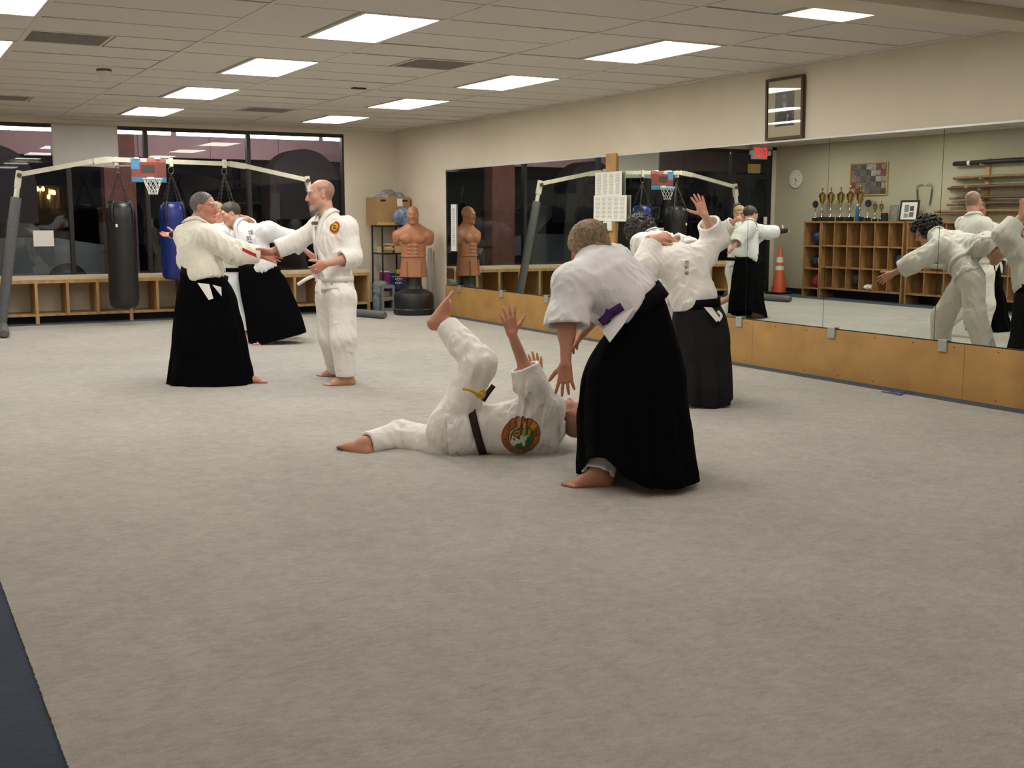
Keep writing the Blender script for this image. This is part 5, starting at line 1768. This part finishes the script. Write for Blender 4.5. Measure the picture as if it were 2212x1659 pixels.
MB().lohi((.06, -.217, .285), (.15, -.2155, .40)).build('shipping_label', M_paper, cb)
for x in (-.17, .19):
    MB().lohi((x - .045, -.217, .355), (x + .045, -.2155, .385)).build('hand_hole', M_black, cb)
M_plast = mat('clear_blue_plastic', (.16, .24, .38), .22, noise=(14, .5, 4), spec=.8)
M_plast2 = mat('grey_plastic_film', (.30, .29, .29), .25, noise=(14, .45, 4), spec=.8)
def blob(name, loc, ells, material, label, cat_, seed, amp=.014, scale=.07, h=.010):
    s = SDF()
    for q in ells: s.ell(q[:3], np.array(q[3:]), None, .03)
    v, f = s.mesh(h, folds(seed, amp, scale))
    v[:, 2] = np.maximum(v[:, 2], 0)
    o = mesh_obj(name, v, f, material); o.location = loc
    return tag(o, label, cat_)
blob('plastic_bag', (4.70, 9.25, 1.62), [(0, 0, .06, .24, .16, .06), (-.08, 0, .10, .12, .10, .07), (.14, 0, .10, .10, .10, .06), (0, .02, .15, .10, .09, .05)], M_plast2, 'crumpled clear plastic film bulging from the cardboard box', 'plastic bag', 201)
bb_ = blob('gear_bag', (4.80, 9.00, 1.288), [(0, 0, .12, .15, .045, .12), (.03, -.03, .18, .10, .05, .08), (-.08, -.02, .14, .07, .05, .07), (.06, -.02, .05, .06, .05, .06)], M_plast, 'shiny blue bag of sparring gear in front of the cardboard box', 'bag', 211, .012, .05)
M_boardw = mat('pale_board', (.62, .46, .25), .6, noise=(8, .12, 3))
rows_ = [(-.10, 0), (.095, 0), (-.10, 1), (.095, 1), (-.095, 2), (.10, 2), (-.10, 3), (.095, 3), (.02, 4), (-.02, 5)]
proto = None
wherew = ['bottom left', 'bottom right', 'second layer left', 'second layer right', 'third layer left', 'third layer right', 'fourth layer left', 'fourth layer right', 'next to top', 'topmost']
for k, (x, l) in enumerate(rows_):
    if proto is None:
        o = proto = MB().box((0, 0, 0), (.165, .26, .022), bevel=.002).build('breaking_board', M_boardw)
    else:
        o = copy_of(proto)
    o.location = (4.70 + x + random.uniform(-.004, .004), 9.22 + random.uniform(-.03, .03), .879 + l * .0235); o.rotation_euler = (0, 0, random.uniform(-.04, .04))
    tag(o, f'pale pine breaking board on the corner shelf, {wherew[k]} of the pile', 'board', 'pine breaking boards on the corner shelf')
M_bluep = mat('blue_crate_plastic', (.012, .03, .20), .4)
cr = empty('plastic_crate', (4.758, 9.19, .313), 0, 'blue plastic crate with white marks on the lower shelf', 'crate')
MB().lohi((-.13, -.13, 0), (.13, .13, .015)).build('crate_floor', M_bluep, cr)
for (a, b) in (((-.13, -.13), (.13, -.122)), ((-.13, .122), (.13, .13)), ((-.13, -.122), (-.122, .122)), ((.122, -.122), (.13, .122))):
    for z0, z1 in ((.015, .06), (.075, .12), (.135, .17), (.20, .235)):
        MB().lohi((*a, z0), (*b, z1)).build('crate_slat', M_bluep, cr)
for x in (-.125, .125):
    for y in (-.125, .125):
        MB().lohi((x - .009, y - .009, .0), (x + .009, y + .009, .235)).build('crate_corner', M_bluep, cr)
for q in range(4):
    MB().lohi((-.06 + q * .03, -.133, .145), (-.042 + q * .03, -.1305, .165)).build('printed_mark', M_paper, cr)
    MB().lohi((-.06 + q * .03, -.133, .085), (-.042 + q * .03, -.1305, .105)).build('printed_mark', M_paper, cr)
o = MB().lohi((-.05, -.09, 0), (.05, .09, .26), bevel=.004).build('magenta_folder_box', mat('magenta_card', (.22, .02, .12), .5), None, loc=(4.572, 9.17, .313)); tag(o, 'magenta upright folder box beside the blue crate', 'box')
o = MB().lohi((-.03, -.02, 0), (.03, .02, .10), bevel=.004).build('yellow_spray_can', mat('yellow_card', (.65, .50, .03), .5), None, loc=(4.80, 9.17, .50)); tag(o, 'yellow packet sticking out of the blue crate', 'packet')
o.location = (4.80, 9.17, .33); o.scale = (1, 1, 2.8)
o = MB().lohi((-.045, -.09, 0), (.045, .09, .012)).build('paper_stack', M_paper, None, loc=(4.578, 9.17, .574)); tag(o, 'sheets of paper lying on the magenta folder box', 'papers')

# ---- concrete block with a grey top thrown over it
M_conc = mat('concrete', (.20, .195, .185), .95, noise=(40, .25, 5), bump=(120, .6, .006))
bk = MB()
for a, b in (((-.10, -.1, 0), (-.065, .1, .395)), ((.065, -.1, 0), (.10, .1, .395)), ((-.065, -.1, 0), (.065, .1, .045)), ((-.065, -.1, .35), (.065, .1, .395)), ((-.065, -.1, .175), (.065, .1, .22))):
    bk.lohi(a, b)
bk = bk.build('concrete_block', M_conc, None, loc=(4.475, 8.86, 0)); bk.rotation_euler = (0, 0, -.2)
tag(bk, 'upright grey concrete block with two square holes by the bench end', 'concrete block')
blob('grey_sweatshirt', (4.36, 8.98, .0), [(0, 0, .12, .045, .09, .20), (.02, -.01, .30, .07, .10, .08), (.06, -.03, .40, .10, .10, .05), (.03, 0, .38, .09, .09, .07)], mat('grey_fleece', (.20, .23, .25), .9, noise=(30, .1, 3)), 'grey sweatshirt draped over the concrete block', 'sweatshirt', 221, .010, .06)
rl = MB().tube([(4.905, 8.26, .0), (4.91, 8.27, .45), (4.935, 8.30, .95)], [.05, .048, .03], n=14).build('roll_with_shadow', mat('pale_grey_foam', (.42, .43, .42), .7), None, smooth=True)  # grey tube, with the shadow beside it put into its shape
tag(rl, 'pale grey foam roll, shadow built in, leaning in the corner beside the mirror', 'foam roll')

# ---- papers, portrait and thermostat on the mirror wall
def sheet(name, y0, y1, z0, z1, x, label, cat_, text=None, rot=0.):
    e = empty(name, (x, (y0 + y1) / 2, (z0 + z1) / 2), 0, label, cat_)
    hw, hh = (y1 - y0) / 2, (z1 - z0) / 2
    MB().lohi((-.0015, -hw, -hh), (.0015, hw, hh)).build('paper_sheet', M_paper, e)
    if text:
        m = MB(); cols, lines = text
        for c in range(cols):
            for l in range(lines):
                w = hw * 2 / (cols + .3) * random.uniform(.45, .8)
                yc = hw * .93 - (c + .5) * (2 * hw * .93 / cols)
                zc = hh * .80 - l * (hh * 1.65 / lines)
                m.lohi((-.0022, yc - w / 2, zc - hh * .016), (-.0014, yc + w / 2, zc + hh * .016))
        t = m.build('printed_text', mat('grey_ink', (.32, .32, .32), .8), e); t['kind'] = 'stuff'
    e.rotation_euler = (rot, 0, 0)
    return e
sheet('class_schedule', 3.35, 3.885, 1.625, 1.90, XM - .024, 'upper white printed timetable taped over the wooden post', 'poster', (4, 18))
sheet('class_schedule', 3.245, 3.905, 1.355, 1.640, XM - .028, 'lower wider white printed timetable above the thermostat', 'poster', (5, 16), .01)
sheet('paper_strip', 7.50, 7.67, .925, 1.585, XM - .010, 'narrow white paper strip taped to the mirror beside the dummy', 'poster', (1, 22))
th = empty('thermostat', (XM - .02, 3.60, 1.30), 0, 'small white wall thermostat under the timetables', 'thermostat')
MB().lohi((-.030, -.085, -.052), (0, .085, .052), bevel=.008).build('case', M_white, th)
MB().lohi((-.0315, -.005, -.035), (-.0295, .062, .035)).build('display', mat('lcd_grey', (.10, .11, .09), .2), th)
MB().lohi((-.034, -.065, -.03), (-.0295, -.035, .03)).build('cover_flap', M_white, th)

pf = empty('framed_portrait', (XM - .004, .787, 2.365), 0, 'dark wood framed portrait of a bearded elder above the mirrors', 'picture')
M_dkwood = mat('dark_wood_frame', (.055, .028, .016), .4)
HW, HH = .245, .275
for a, b in (((-.022, -HW, -HH), (.01, -HW + .026, HH)), ((-.022, HW - .026, -HH), (.01, HW, HH)), ((-.022, -HW + .026, -HH), (.01, HW - .026, -HH + .026)), ((-.022, -HW + .026, HH - .026), (.01, HW - .026, HH))):
    MB().lohi(a, b, bevel=.003).build('frame_bar', M_dkwood, pf)
MB().lohi((-.006, -HW + .02, -HH + .02), (.004, HW - .02, HH - .02)).build('mat_board', mat('cream_mat', (.60, .53, .37), .8), pf)
vv, ff, cc = [], [], []
n1, n2 = 48, 64
for i in range(n2):
    for k in range(n1):
        u, v = k / (n1 - 1) * 2 - 1, i / (n2 - 1) * 2 - 1
        g = .13 + .06 * v
        if v < .05 and abs(u) < .55 + .45 * (-v): g = .035
        if math.hypot(u * 1.05, (v - .42) * .85) < .30: g = .26 - .10 * abs(u + .1)
        if math.hypot(u * 1.1, (v - .68) * 1.5) < .22: g = .30
        if abs(u) < .16 - .10 * (.2 - v) and -.20 < v < .30: g = .38
        if abs(abs(u) - .12) < .06 and abs(v - .48) < .035: g = .06
        if abs(u - .35 - .1 * v) < .05 and -.95 < v < -.45: g = .36
        if math.hypot(u - .33, v + .45) < .12: g = .32
        vv.append((-.0075, -u * .125, v * .155)); cc.append((g, g, g * 1.02))
for i in range(n2 - 1):
    for k in range(n1 - 1):
        ff.append((i * n1 + k, i * n1 + k + 1, (i + 1) * n1 + k + 1, (i + 1) * n1 + k))
mesh_obj('photo_print', np.array(vv), np.array(ff), mat('photo_paper', (.5, .5, .5), .4, attr=True), pf, np.array(cc), smooth=False)
MB().lohi((-.0125, -HW + .022, -HH + .022), (-.0105, HW - .022, HH - .022)).build('glass', M_picglass, pf)
pf.rotation_euler = (0, -.022, .0)
pf.location = (XM - .012, .787, 2.365)

# ---- things on the windows
shd = MB().grid(lambda u, v: (-.066 + .865 * u, 9.64 - .010 - .006 * math.sin(u * 7) * (1 - v), 2.075 + .585 * v + (.02 * math.sin(u * 3.1) if v < .01 else 0)), 30, 16).build('hanging_sheet', mat('white_shade', (.52, .51, .48), .85, noise=(4, .05, 3)), None, smooth=True, solid=.004)
tag(shd, 'white sheet hung as a shade over the upper window', 'window shade')
nt = MB().lohi((-.36, 9.6905, 1.008), (-.098, 9.6955, 1.224)).build('window_notice', M_paper); tag(nt, 'blank white notice taped inside the left window', 'paper')
nt = MB().lohi((-2.45, 9.691, 2.23), (-2.15, 9.6955, 2.40)).build('door_sign', mat('amber_paper', (.42, .30, .12), .7)); tag(nt, 'tan paper sign on the glass above the exit door', 'sign')

ex = empty('exit_sign', (-2.33, 9.60, 2.60), 0, 'white EXIT sign with red glowing letters over the door', 'exit sign')
MB().lohi((-.165, -.045, -.118), (.165, .035, .118), bevel=.006).build('sign_case', M_white, ex)
text_obj('sign_letters', 'EXIT', .235, mat('red_glow', (.4, .01, .01), .5, emit=((1.0, .02, .03), 1.1)), (0, -.047, -.004), (1, 0, 0), (0, 0, 1), ex, .002).scale = (.66, 1, 1)
for s_ in (-1, 1):
    MB().lathe([(.03, -.05), (.045, -.02), (.045, .03), (.02, .045)], n=16).build('emergency_lamp', M_white, ex, smooth=True, loc=(s_ * .21, -.03, -.0))
    MB().lohi((min(s_ * .16, s_ * .2), -.03, -.012), (max(s_ * .16, s_ * .2), -.012, .012)).build('lamp_arm', M_white, ex)

# ================================================================== left wall (seen in the mirrors)
FX = -2.40
def cubby(name, y0, y1, cols, rowz, label):
    e = empty(name, (XL, y0, 0), 0, label, 'cubby shelf', 'pine cubby shelves')
    dx = FX - XL; w = y1 - y0
    MB().lohi((0.002, 0, 1.312), (dx + .012, w, 1.340), bevel=.002).build('top', M_cubby, e)
    MB().lohi((.002, .002, .0), (dx, .032, 1.312)).build('side', M_cubby, e); MB().lohi((.002, w - .032, .0), (dx, w - .002, 1.312)).build('side', M_cubby, e)
    for z in rowz: MB().lohi((.002, .032, z - .012), (dx, w - .032, z + .012)).build('shelf', M_cubby, e)
    for y in cols:
        zs = list(rowz) + [1.312]
        for a, b in zip(zs, zs[1:]):
            MB().lohi((.002, y - y0 - .011, a + .012), (dx - .004, y - y0 + .011, b - (.012 if b < 1.3 else 0))).build('divider', M_cubby, e)
    MB().lohi((.06, .04, 0), (.08, w - .04, rowz[0] - .014)).build('kick_panel', M_black, e)
    return e
cubby('cubby_shelf', 6.11, 7.985, [7.67, 7.36, 7.05, 6.74, 6.43], (.17, .54, .915), 'wide pine cubby shelf holding the gold trophies')
cubby('cubby_shelf', 7.99, 8.42, [], (.15, .50, .90), 'narrow pine cubby at the door end beside the cone')
cubby('cubby_shelf', 3.72, 6.05, [5.66, 5.27, 4.88, 4.49, 4.10], (.17, .54, .915), 'pine cubby shelf below the weapon rack')
def soft(name, loc, rad, material, label, cat_, seed):
    s = SDF().ell((0, 0, rad[2]), np.array(rad)); v, f = s.mesh(.012, folds(seed, .010, .09)); v[:, 2] = np.maximum(v[:, 2], 0)
    o = mesh_obj(name, v, f, material); o.location = loc; return tag(o, label, cat_)
CZ = XL + .22
M_drk = mat('dark_gear', (.012, .012, .016), .5)
soft('gear_bag', (CZ, 8.2, .913), (.13, .13, .14), mat('navy_gear', (.015, .02, .06), .5), 'dark blue bag in the top bay of the narrow cubby', 'bag', 301)
soft('headguard', (CZ - .02, 8.26, .513), (.12, .09, .11), M_drk, 'black headguard in the middle bay of the narrow cubby', 'headguard', 305)
soft('folded_towel', (CZ + .06, 8.09, .513), (.05, .05, .13), M_paper, 'white towel hanging in the narrow cubby', 'towel', 308)
soft('red_bag', (CZ, 8.18, .163), (.12, .10, .12), mat('red_nylon', (.35, .015, .03), .5), 'red bag in the bottom bay of the narrow cubby', 'bag', 311)
soft('black_box', (CZ, 6.27, .553), (.14, .11, .15), M_drk, 'black bag in the end bay of the trophy cubby', 'bag', 315)
soft('black_box', (CZ, 7.20, .183), (.14, .10, .15), M_drk, 'black bag in the bottom bay of the trophy cubby', 'bag', 318)
soft('white_shoe', (CZ + .05, 6.93, .183), (.11, .05, .05), M_paper, 'pair of white shoes bottom bay, left one', 'shoe', 321)
soft('white_shoe', (CZ + .05, 6.82, .183), (.11, .05, .05), M_paper, 'pair of white shoes bottom bay, right one', 'shoe', 324)
soft('white_shoe', (CZ + .05, 5.05, .183), (.12, .06, .05), M_boardw, 'tan shoe in the bottom bay under the weapon rack', 'shoe', 327)

# trophies
M_gold = mat('gold_plate', (.50, .38, .13), .22, metal=1.)
M_chrome = mat('silver_plate', (.60, .58, .54), .2, metal=1.)
M_marble = mat('dark_marble', (.02, .018, .018), .3)
def trophy(h=.62):
    k = h / .62
    e = empty('gold_trophy', (0, 0, 0))
    MB().lohi((-.055 * k, -.055 * k, 0), (.055 * k, .055 * k, .075 * k), bevel=.004).build('marble_base', M_marble, e)
    MB().lathe([(.030 * k, .075 * k), (.014 * k, .10 * k), (.012 * k, .18 * k), (.022 * k, .20 * k), (.012 * k, .22 * k), (.014 * k, .28 * k), (.030 * k, .30 * k)], n=18).build('stem', M_chrome, e, smooth=True)
    MB().lathe([(.020 * k, .30 * k), (.034 * k, .33 * k), (.050 * k, .38 * k), (.060 * k, .44 * k), (.064 * k, .470 * k), (.056 * k, .474 * k), (.034 * k, .50 * k), (.014 * k, .515 * k)], n=24).build('cup', M_gold, e, smooth=True)
    for s_ in (-1, 1):
        MB().tube([(0, s_ * .070 * k, .44 * k), (0, s_ * .088 * k, .45 * k), (0, s_ * .088 * k, .39 * k), (0, s_ * .060 * k, .35 * k)], .006 * k, n=6).build('handle', M_gold, e, smooth=True)
    MB().lathe([(.012 * k, .515 * k), (.008 * k, .54 * k), (.016 * k, .56 * k), (.010 * k, .59 * k), (.012 * k, .605 * k), (.004 * k, .62 * k)], n=12).build('figure', M_gold, e, smooth=True)
    return e
tp = trophy()
for k, y in enumerate((8.19, 7.98, 7.74, 7.52, 7.29)):
    r = tp if k == 0 else copy_tree(tp, (0, 0, 0))
    r.location = (-2.60, y, 1.341)
    tag(r, f'tall gold cup trophy on the cubby shelf, {ORDN[k]} from the exit door', 'trophy', 'tall gold cup trophies')
ts = trophy(.36)
for k, y in enumerate((6.94, 6.80)):
    r = ts if k == 0 else copy_tree(ts, (0, 0, 0))
    r.location = (-2.60, y, 1.341)
    tag(r, ['short gold trophy to the left of the short one by the photo frames', 'short gold trophy next to the photo frames'][k], 'trophy', 'short gold trophies')
tm = empty('medal_trophy', (-2.60, 8.36, 1.341))
MB().lohi((-.04, -.04, 0), (.04, .04, .06), bevel=.004).build('base', M_marble, tm)
MB().lathe([(.02, .06), (.008, .08), (.008, .26), (.02, .28)], n=12).build('stem', M_chrome, tm, smooth=True)
dd_ = MB().lathe([(.062, -.012), (.066, 0), (.062, .012)], n=20).build('medal_disc', M_drk, tm, smooth=True); dd_.rotation_euler = (0, math.pi / 2, 0); dd_.location = (0, 0, .30)
r2 = copy_tree(tm, (-2.60, 7.10, 1.341))
tag(tm, 'dark medal trophy at the door end of the shelf', 'trophy'); tag(r2, 'dark medal trophy right of the tall gold cups', 'trophy')
bt = empty('blue_bottle', (-2.50, 7.24, 1.341), 0, 'blue drinks bottle in front of the last tall trophy', 'bottle')
MB().lathe([(.030, 0), (.034, .01), (.034, .20), (.020, .24), (.016, .26)], n=18).build('bottle_body', mat('blue_bottle', (.02, .10, .28), .3), bt, smooth=True)
MB().lathe([(.018, .26), (.018, .29)], n=14).build('cap', M_white, bt, smooth=True)
o = MB().lohi((-.04, -.05, 0), (.04, .05, .14), bevel=.01).build('speaker_box', M_drk, None, loc=(-2.55, 6.68, 1.341)); tag(o, 'small dark box between trophies and photo frames', 'box')

def standing_frame(y0, y1, h, label, border, fill, lean=.16):
    e = empty('framed_photographs', (-2.58, (y0 + y1) / 2, 1.341), 0, label, 'photo frame')
    hw = (y1 - y0) / 2
    for a, b in (((-.01, -hw, 0), (.01, -hw + .03, h)), ((-.01, hw - .03, 0), (.01, hw, h)), ((-.01, -hw + .03, 0), (.01, hw - .03, .03)), ((-.01, -hw + .03, h - .03), (.01, hw - .03, h))):
        MB().lohi(a, b).build('frame_bar', border, e)
    MB().lohi((-.006, -hw + .02, .02), (.002, hw - .02, h - .02)).build('mount', fill, e)
    return e, hw
M_blk = mat('black_lacquer', (.01, .01, .01), .3)
e, hw = standing_frame(6.01, 6.40, .345, 'black framed set of small photographs on the shelf', M_blk, M_paper)
for q, (a, b, c, d2) in enumerate(((-.10, -.01, .17, .25), (.01, .10, .15, .27), (-.10, -.01, .07, .15), (.01, .10, .06, .13))):
    MB().lohi((.002, a, c), (.004, b, d2)).build('small_photo', mat('photo_tone_%d' % q, [(.06, .06, .06), (.20, .20, .20), (.12, .12, .11), (.30, .29, .28)][q], .5, noise=(40, .5, 3)), e)
e.rotation_euler = (0, -.12, 0)
e2, _ = standing_frame(6.44, 6.62, .27, 'smaller photo in a plain frame left of the black one', mat('grey_lacquer', (.20, .19, .17), .4), mat('faded_photo', (.22, .21, .18), .5, noise=(25, .5, 3)))
e2.rotation_euler = (0, -.12, 0)

# clock
ck = empty('wall_clock', (XL, 9.08, 2.115), 0, 'round white wall clock near the exit door', 'clock')
o = MB().lathe([(.155, 0), (.170, .006), (.170, .028), (.155, .034)], n=40).build('rim', mat('pale_rim', (.62, .60, .55), .4), ck, smooth=True); o.rotation_euler = (0, math.pi / 2, 0)
o = MB().lathe([(.156, .030), (.156, .036)], n=40).build('face', mat('clock_face', (.72, .70, .64), .5), ck); o.rotation_euler = (0, math.pi / 2, 0)
M_ink = mat('black_ink', (.02, .02, .02), .6)
for q in range(12):
    a = math.pi / 2 - (q + 1) * math.pi / 6
    text_obj('numeral', str(q + 1), .036, M_ink, (.037, .122 * math.cos(a), .122 * math.sin(a)), (0, 1, 0), (0, 0, 1), ck, .0005)
def hand_(ang, L_, w): # clockwise from 12, seen from the room (+x looking at -x): right is +y
    d = V(0, math.sin(ang), math.cos(ang))
    MB().bar(V(.039, 0, 0) - d * .02, V(.039, 0, 0) + d * L_, w, .003, up=(1, 0, 0)).build('clock_hand', M_ink, ck)
hand_(math.radians(228), .075, .010); hand_(math.radians(186), .115, .007)

# photo collage board
cg = empty('photo_collage', (XL, 7.30, 2.06), 0, 'pinboard crowded with photographs above the trophies', 'pinboard')
MB().lohi((0, -.42, -.27), (.018, .42, .27)).build('cork_board', mat('cork', (.16, .11, .07), .9, noise=(40, .2, 3)), cg)
for a, b in (((0, -.43, -.28), (.024, -.41, .28)), ((0, .41, -.28), (.024, .43, .28)), ((0, -.41, -.28), (.024, .41, -.26)), ((0, -.41, .26), (.024, .41, .28))):
    MB().lohi(a, b).build('frame_bar', M_pine, cg)
tones = [(.05, .045, .05), (.16, .13, .11), (.30, .26, .22), (.10, .12, .10), (.22, .16, .13), (.34, .32, .28), (.09, .08, .10), (.18, .04, .04)]
for a in range(7):
    for b in range(5):
        w, h = random.uniform(.045, .066), random.uniform(.036, .052)
        yc, zc = -.345 + a * .115 + random.uniform(-.012, .012), -.205 + b * .102 + random.uniform(-.01, .01)
        MB().lohi((.018, yc - w, zc - h), (.021 + .002 * ((a + b) % 2), yc + w, zc + h)).build('photo', mat('snap_%d' % ((a * 3 + b * 5) % 8), tones[(a * 3 + b * 5) % 8], .5, noise=(30, .6, 4)), cg)

# pair of sickles
M_steel = mat('steel_blade', (.55, .55, .53), .25, metal=1.)
for k, (y, s_) in enumerate(((6.19, 1), (5.95, -1))):
    kk = empty('sickle', (XL + .02, y, 1.60), 0, ['wall-hung training sickle, the one nearer the door', 'wall-hung training sickle, the one nearer the weapon rack'][k], 'sickle', 'pair of training sickles')
    MB().tube([(0, 0, 0), (0, -.0 + s_ * .035, .26)], [.012, .014], n=10).build('handle', mat('green_grip', (.05, .10, .08), .5), kk, smooth=True)
    MB().lathe([(.014, 0), (.014, .03)], n=10).build('end_cap', M_steel, kk, loc=(0, 0, -.005))
    pts = [(s_ * .035, .26), (s_ * .045, .31), (s_ * .0, .345), (-s_ * .07, .345), (-s_ * .11, .315), (-s_ * .06, .325), (-s_ * .0, .315), (s_ * .02, .28)]
    MB().prism(pts, 'x', -.003, .003).build('blade', M_steel, kk)

# weapon rack with staffs
wr_ = empty('weapon_rack', (XL + .003, 0, 0), 0, 'wooden wall rack of upright battens with pegs for staffs', 'weapon rack')
for y in (4.86, 4.02):
    bt_ = MB().lohi((0, y - .035, 1.40), (.03, y + .035, 2.30)).build('batten', M_pine, wr_)
    for z in (2.195, 1.98, 1.82, 1.67, 1.575, 1.46):
        MB().tube([(.03, y, z), (.20, y, z + .012)], .011, n=8).build('peg', M_pine, bt_, smooth=True)
M_staff = mat('red_oak_staff', (.11, .05, .026), .45, noise=(12, .25, 3))
M_staff2 = mat('pale_staff', (.26, .15, .07), .45, noise=(12, .2, 3))
staffs = [(2.235, .10, 5.45, 3.35, .030, M_drk, 'thick black weapon case on the top pegs of the rack'),
          (2.012, .06, 5.47, 3.4, .016, M_staff, 'red oak staff on the second pegs'), (2.014, .118, 5.38, 3.5, .017, M_staff2, 'tan staff lying outside the red oak staff on the second pegs'),
          (1.855, .055, 5.58, 3.5, .016, M_staff, 'dark staff at the back of the third pegs'), (1.857, .102, 5.50, 3.5, .018, M_staff, 'dark staff in the middle of the third pegs'), (1.864, .160, 5.42, 3.4, .024, M_staff, 'thickest dark staff at the front of the third pegs'),
          (1.70, .07, 5.52, 3.5, .015, M_staff2, 'thin tan staff on the fourth pegs'), (1.703, .12, 5.36, 3.6, .018, M_staff, 'dark short staff on the fourth pegs'),
          (1.605, .07, 5.56, 3.5, .016, M_staff2, 'tan staff at the back of the fifth pegs'), (1.608, .12, 5.30, 3.6, .017, M_staff, 'dark staff at the front of the fifth pegs'),
          (1.492, .055, 5.82, 3.6, .016, M_staff2, 'longest tan staff on the lowest pegs'), (1.494, .104, 5.70, 3.6, .018, M_staff, 'dark staff on the lowest pegs'), (1.495, .152, 5.60, 3.5, .016, M_staff2, 'outermost tan staff on the lowest pegs')]
for z, dx, ya, yb, r_, m_, lb in staffs:
    r_ *= 1.22
    e = empty('wooden_staff', (XL + dx, ya, z), 0, lb + ' of the weapon rack' if 'rack' not in lb else lb, 'staff', 'staffs on the weapon rack')
    L_ = ya - yb
    MB().tube([(0, 0, 0), (0, -.02, 0), (0, -L_ * .5, .012), (0, -L_ + .02, 0), (0, -L_, 0)], [r_ * .7, r_, r_ * 1.05, r_, r_ * .7], n=10).build('shaft', m_, e, smooth=True)
    if r_ > .028:
        MB().tube([(0, -.28, .003), (0, -.33, .004)], r_ * 1.08, n=10).build('band', M_paper if m_ is M_drk else M_staff2, e, smooth=True)

# traffic cone
cn = empty('traffic_cone', (-2.50, 9.13, 0), 0, 'tall orange traffic cone with white bands by the exit door', 'traffic cone')
MB().lohi((-.18, -.18, 0), (.18, .18, .035), bevel=.012).build('rubber_base', M_black, cn)
M_org = mat('orange_plastic', (.62, .10, .03), .45); 
rz = lambda z: .13 - (.13 - .03) * (z - .035) / .82
MB().lathe([(rz(.035), .035), (rz(.45), .45), (rz(.45) * .98, .452), (rz(.855), .855), (.02, .865)], n=28).build('cone_body', M_org, cn, smooth=True)
for z0, z1 in ((.44, .52), (.58, .68)):
    MB().lathe([(rz(z0) + .003, z0), (rz(z1) + .003, z1)], n=28).build('white_band', M_paper, cn, smooth=True)

# blue tape scrap on the border carpet
tpm = mat('blue_tape', (.01, .04, .30), .5)
tape = empty('blue_tape_scrap', (4.80, -.86, .004), 0, 'loose scrap of blue tape on the border carpet by the mirrors', 'tape')
ribbon('tape_strip', cat([V(-.095, .10, .004), V(-.10, 0, .012), V(-.11, -.10, .006)], 5), ZUP, .03, tpm, tape, .002)
ribbon('tape_strip', cat([V(-.11, -.10, .006), V(-.02, -.06, .02), V(.09, .0, .006)], 5), ZUP, .02, tpm, tape, .002)

# ------------------------------------------------------------------ sub-parts: trimmings belong to the garment they are sewn or tied to
OWNER = {'chest_patch': 'jacket', 'back_patch': 'jacket', 'embroidered_character': 'jacket', 'collar_band': 'jacket', 'red_sleeve_stripe': 'jacket',
         'belt_end': 'belt', 'belt_knot': 'belt', 'belt_tip': 'belt', 'purple_belt_end': 'purple_belt', 'side_vent': 'hakama'}
for E_ in [o for o in scene.objects if o.name.split('.')[0] == 'person' and o.parent is None]:
    kids = {}
    for c in E_.children: kids.setdefault(c.name.split('.')[0], c)
    for c in list(E_.children):
        w_ = OWNER.get(c.name.split('.')[0])
        if w_ in kids: c.parent = kids[w_]
